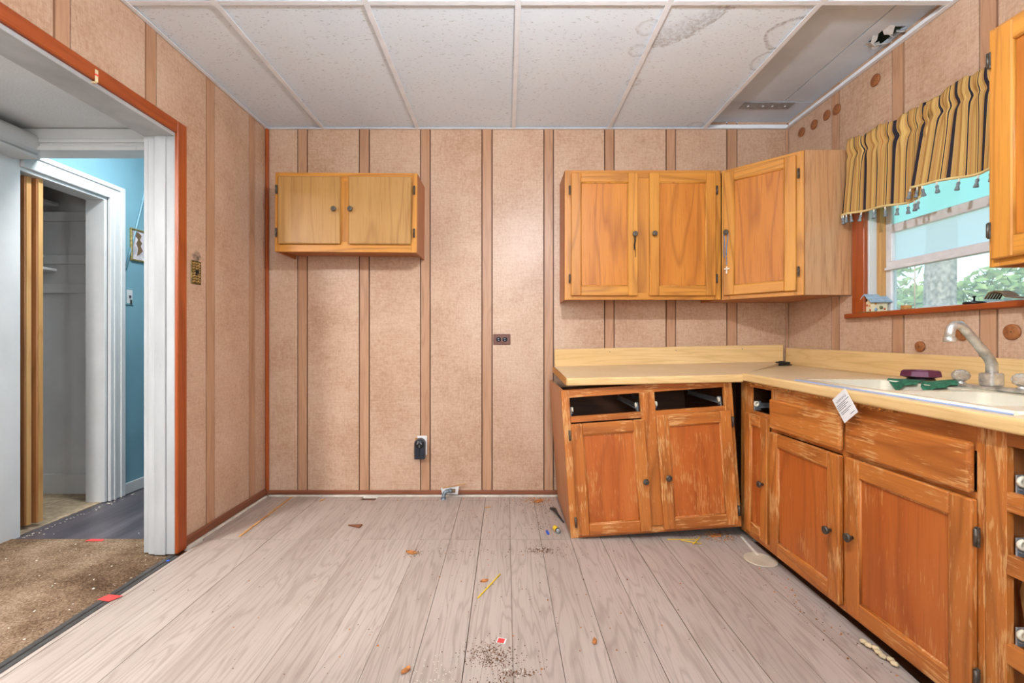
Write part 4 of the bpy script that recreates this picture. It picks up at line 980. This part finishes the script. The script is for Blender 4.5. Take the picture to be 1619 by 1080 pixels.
obj('case', add_lathe(bmesh.new(), [(0, -.024), (.012, -.024), (.013, -.022), (.013, .018), (.0125, .019)], 16, Matrix.Rotation(R(90), 4, 'X')), 'yellow_plastic', o); obj('end_cap', add_lathe(bmesh.new(), [(.0128, .0185), (.0128, .024), (.008, .025), (.004, .028), (0, .028)], 16, Matrix.Rotation(R(90), 4, 'X')), 'galvanised', o); obj('end_band', add_lathe(bmesh.new(), [(.0134, .010), (.0134, .0185)], 16, Matrix.Rotation(R(90), 4, 'X')), 'outlet_black', o)
o = obj('blue_plastic_piece', add_tube(bmesh.new(), [(0, -.016, .007), (0, .016, .007)], [.006, .007], 8), 'blue_bit'); o.location = (.213, 2.33, .001); o.rotation_euler = (0, 0, R(8)); tag(o, 'small blue plastic piece on the floor beside the yellow battery', 'plastic piece')
o = thing('card', 'small red and white card on the planks in the foreground', 'card', (-.015, 1.497, .0012), (0, 0, R(-14)))
bx('paper', -.015, .015, -.013, .013, 0, .0008, 'paper', o); bx('red_print', -.012, .010, -.012, .010, .0008, .0012, 'red_tape', o)
o = prism('red_tape', [(-.035, -.012), (.02, -.026), (.04, .012), (-.02, .022)], 0, .0012, 'red_tape'); o.location = (-1.517, 1.742, .0045); tag(o, 'red tape scrap stuck on the dark threshold strip', 'tape')
o = prism('red_tape', [(-.04, -.008), (.045, -.008), (.04, .014), (-.03, .018)], 0, .001, 'red_tape'); o.location = (-2.046, 2.262, -.004); tag(o, 'red tape scrap at the carpet edge in the passage', 'tape')
o = bx('blue_chip', -.006, .006, -.005, .005, 0, .004, 'blue_bit', None, .001); o.location = (-1.51, 2.035, .0035); tag(o, 'tiny blue chip on the dark threshold strip', 'chip')
o = obj('lid', add_lathe(bmesh.new(), [(0, 0), (.068, 0), (.070, .002), (.068, .004), (.062, .003), (0, .003)], 30), 'lid_plastic'); o.location = (1.146, 2.05, .001); tag(o, 'round translucent plastic lid on floor before corner cabinet', 'lid')
o = bx('white_slat', -.006, .006, -.10, .10, 0, .004, 'white_strip', None, .001); o.location = (1.17, 2.19, .001); o.rotation_euler = (0, 0, R(-8)); tag(o, 'thin white slat on floor behind the round lid', 'slat')
bm = bmesh.new()
for i in range(7): add_ball(bm, (.006 * math.sin(i * 2), -.05 + i * .017, .008), .012, 1, (1, 1.1, .6))
o = obj('foam_scrap', bm, 'foam_pale'); o.location = (1.172, 1.43, .0015); o.rotation_euler = (0, 0, R(6)); tag(o, 'crumpled pale foam scrap at the sink cabinet toe kick', 'scrap')
o = bx('wood_stick', -.018, .018, -.004, .004, 0, .004, 'raw_wood', None, .001); o.location = (-.108, 2.70, .001); o.rotation_euler = (0, 0, R(12)); tag(o, 'short pale wood stick on the planks near back wall', 'stick')
bm = add_tube(bmesh.new(), [(0, .0, .008), (.018, -.05, .02), (.028, -.10, .012), (.05, -.20, .006)], [.008, .011, .006, .004], 8)
o = obj('rubber_hose', bm, 'black_plastic'); o.location = (.262, 2.66, .002); tag(o, 'black rubber hose end beside the tilted cabinet side', 'hose')
for (x, y, s, a, lb) in ((-.088, 1.87, .02, 30, 'dry brown leaf by the straight yellow strip'), (.29, 1.49, .016, 80, 'tan leaf scrap right of the red card'), (-.44, 2.12, .03, -20, 'brown dried clump on planks left of centre'), (1.06, 2.30, .035, 15, 'orange brown leaf under tilted cabinet corner'), (.20, 2.80, .04, 40, 'orange brown leaf litter by back wall skirting'), (-.30, 1.36, .02, 60, 'tan leaf scrap in the left foreground')):
    bm = add_prism(bmesh.new(), [(-s, 0), (-s * .3, s * .5), (s * .4, s * .35), (s, s * .1), (s * .5, -s * .5), (-s * .4, -s * .35)], 0, .003)
    for v in bm.verts: v.co.z += .006 * abs(v.co.x / s) * random.random()
    o = obj('leaf_scrap', bm, 'leaf_brown'); o.location = (x, y, .001); o.rotation_euler = (0, 0, R(a)); tag(o, lb, 'leaf')
def crumbs(name, label, mat, spots, smin, smax, sd):
    rg = random.Random(sd); verts, faces = [], []
    for (cx, cy, rx, ry, n) in spots:
        for _ in range(n):
            x, y = rg.gauss(cx, rx), rg.gauss(cy, ry)
            if x > 1.2 or y > 2.885 or x < -1.48: continue
            s = rg.uniform(smin, smax); a = rg.random() * 6.28; i = len(verts); hgt = s * rg.uniform(.3, .8)
            for q in range(3): verts.append((x + s * rg.uniform(.5, 1.3) * math.cos(a + q * 2.1), y + s * rg.uniform(.5, 1.3) * math.sin(a + q * 2.1), .0004))
            verts.append((x, y, .0006 + hgt)); faces += [(i, i + 1, i + 3), (i + 1, i + 2, i + 3), (i + 2, i, i + 3), (i, i + 2, i + 1)]
    me = bpy.data.meshes.new(name); me.from_pydata(verts, [], faces); me.materials.append(M[mat]); o = bpy.data.objects.new(name, me); C.objects.link(o)
    return tag(o, label, 'debris', None, 'stuff')
crumbs('dirt_crumbs', 'dark brown dirt crumbs scattered over the plank floor', 'dirt', [(.17, 2.15, .03, .018, 220), (.17, 2.14, .07, .04, 90), (-.06, 1.44, .035, .025, 200), (-.02, 1.41, .03, .02, 180), (-.05, 1.42, .07, .05, 120), (.03, 1.35, .03, .008, 130), (-.02, 1.30, .03, .02, 100), (-.43, 2.12, .02, .02, 90), (.22, 2.70, .05, .09, 260), (.10, 2.78, .08, .05, 90), (-.1, 2.13, .2, .02, 70), (.0, 1.9, .7, .45, 260), (1.12, 2.31, .05, .03, 200), (.97, 2.30, .06, .015, 90), (-.4, 2.6, .4, .15, 60), (1.1, 1.7, .06, .2, 60), (.18, 2.42, .03, .03, 60)], .0012, .0038, 5)
crumbs('pale_crumbs', 'whitish paint flakes scattered in the foreground', 'pale_bits', [(-.22, 1.33, .06, .05, 70), (-.16, 1.40, .04, .05, 30), (.02, 1.36, .02, .01, 20), (.0, 1.7, .6, .3, 40), (1.10, 2.31, .04, .02, 40)], .0015, .004, 9)
crumbs('wood_crumbs', 'orange brown wood chips along the cabinets and walls', 'leaf_brown', [(.20, 2.82, .05, .035, 160), (1.08, 2.30, .06, .03, 140), (1.12, 1.75, .03, .25, 50), (-.1, 1.8, .5, .4, 60), (-.05, 2.6, .15, .1, 30), (-.4, 2.85, .3, .02, 40)], .002, .006, 11)
rg = random.Random(21); verts, faces = [], []
for _ in range(230):
    if rg.random() < .4: t_ = rg.random(); x, y = -2.455 + abs(rg.gauss(0, .02)), 2.30 + t_ * .7
    else: x, y = rg.uniform(-2.45, -1.56), rg.uniform(.9, 2.4)
    s = rg.uniform(.0015, .0045); a = rg.random() * 6.28; i = len(verts); z = -.0115 if y > 2.285 else -.0055
    for q in range(4): verts.append((x + s * rg.uniform(.6, 1.4) * math.cos(a + q * 1.57), y + s * rg.uniform(.6, 1.4) * math.sin(a + q * 1.57), z + rg.random() * .003 + .001))
    faces.append((i, i + 1, i + 2, i + 3))
me = bpy.data.meshes.new('paint_flakes'); me.from_pydata(verts, [], faces); me.materials.append(M['pale_bits']); o = bpy.data.objects.new('paint_flakes', me); C.objects.link(o); tag(o, 'white paint flakes scattered over carpet and passage floor', 'debris', None, 'stuff')
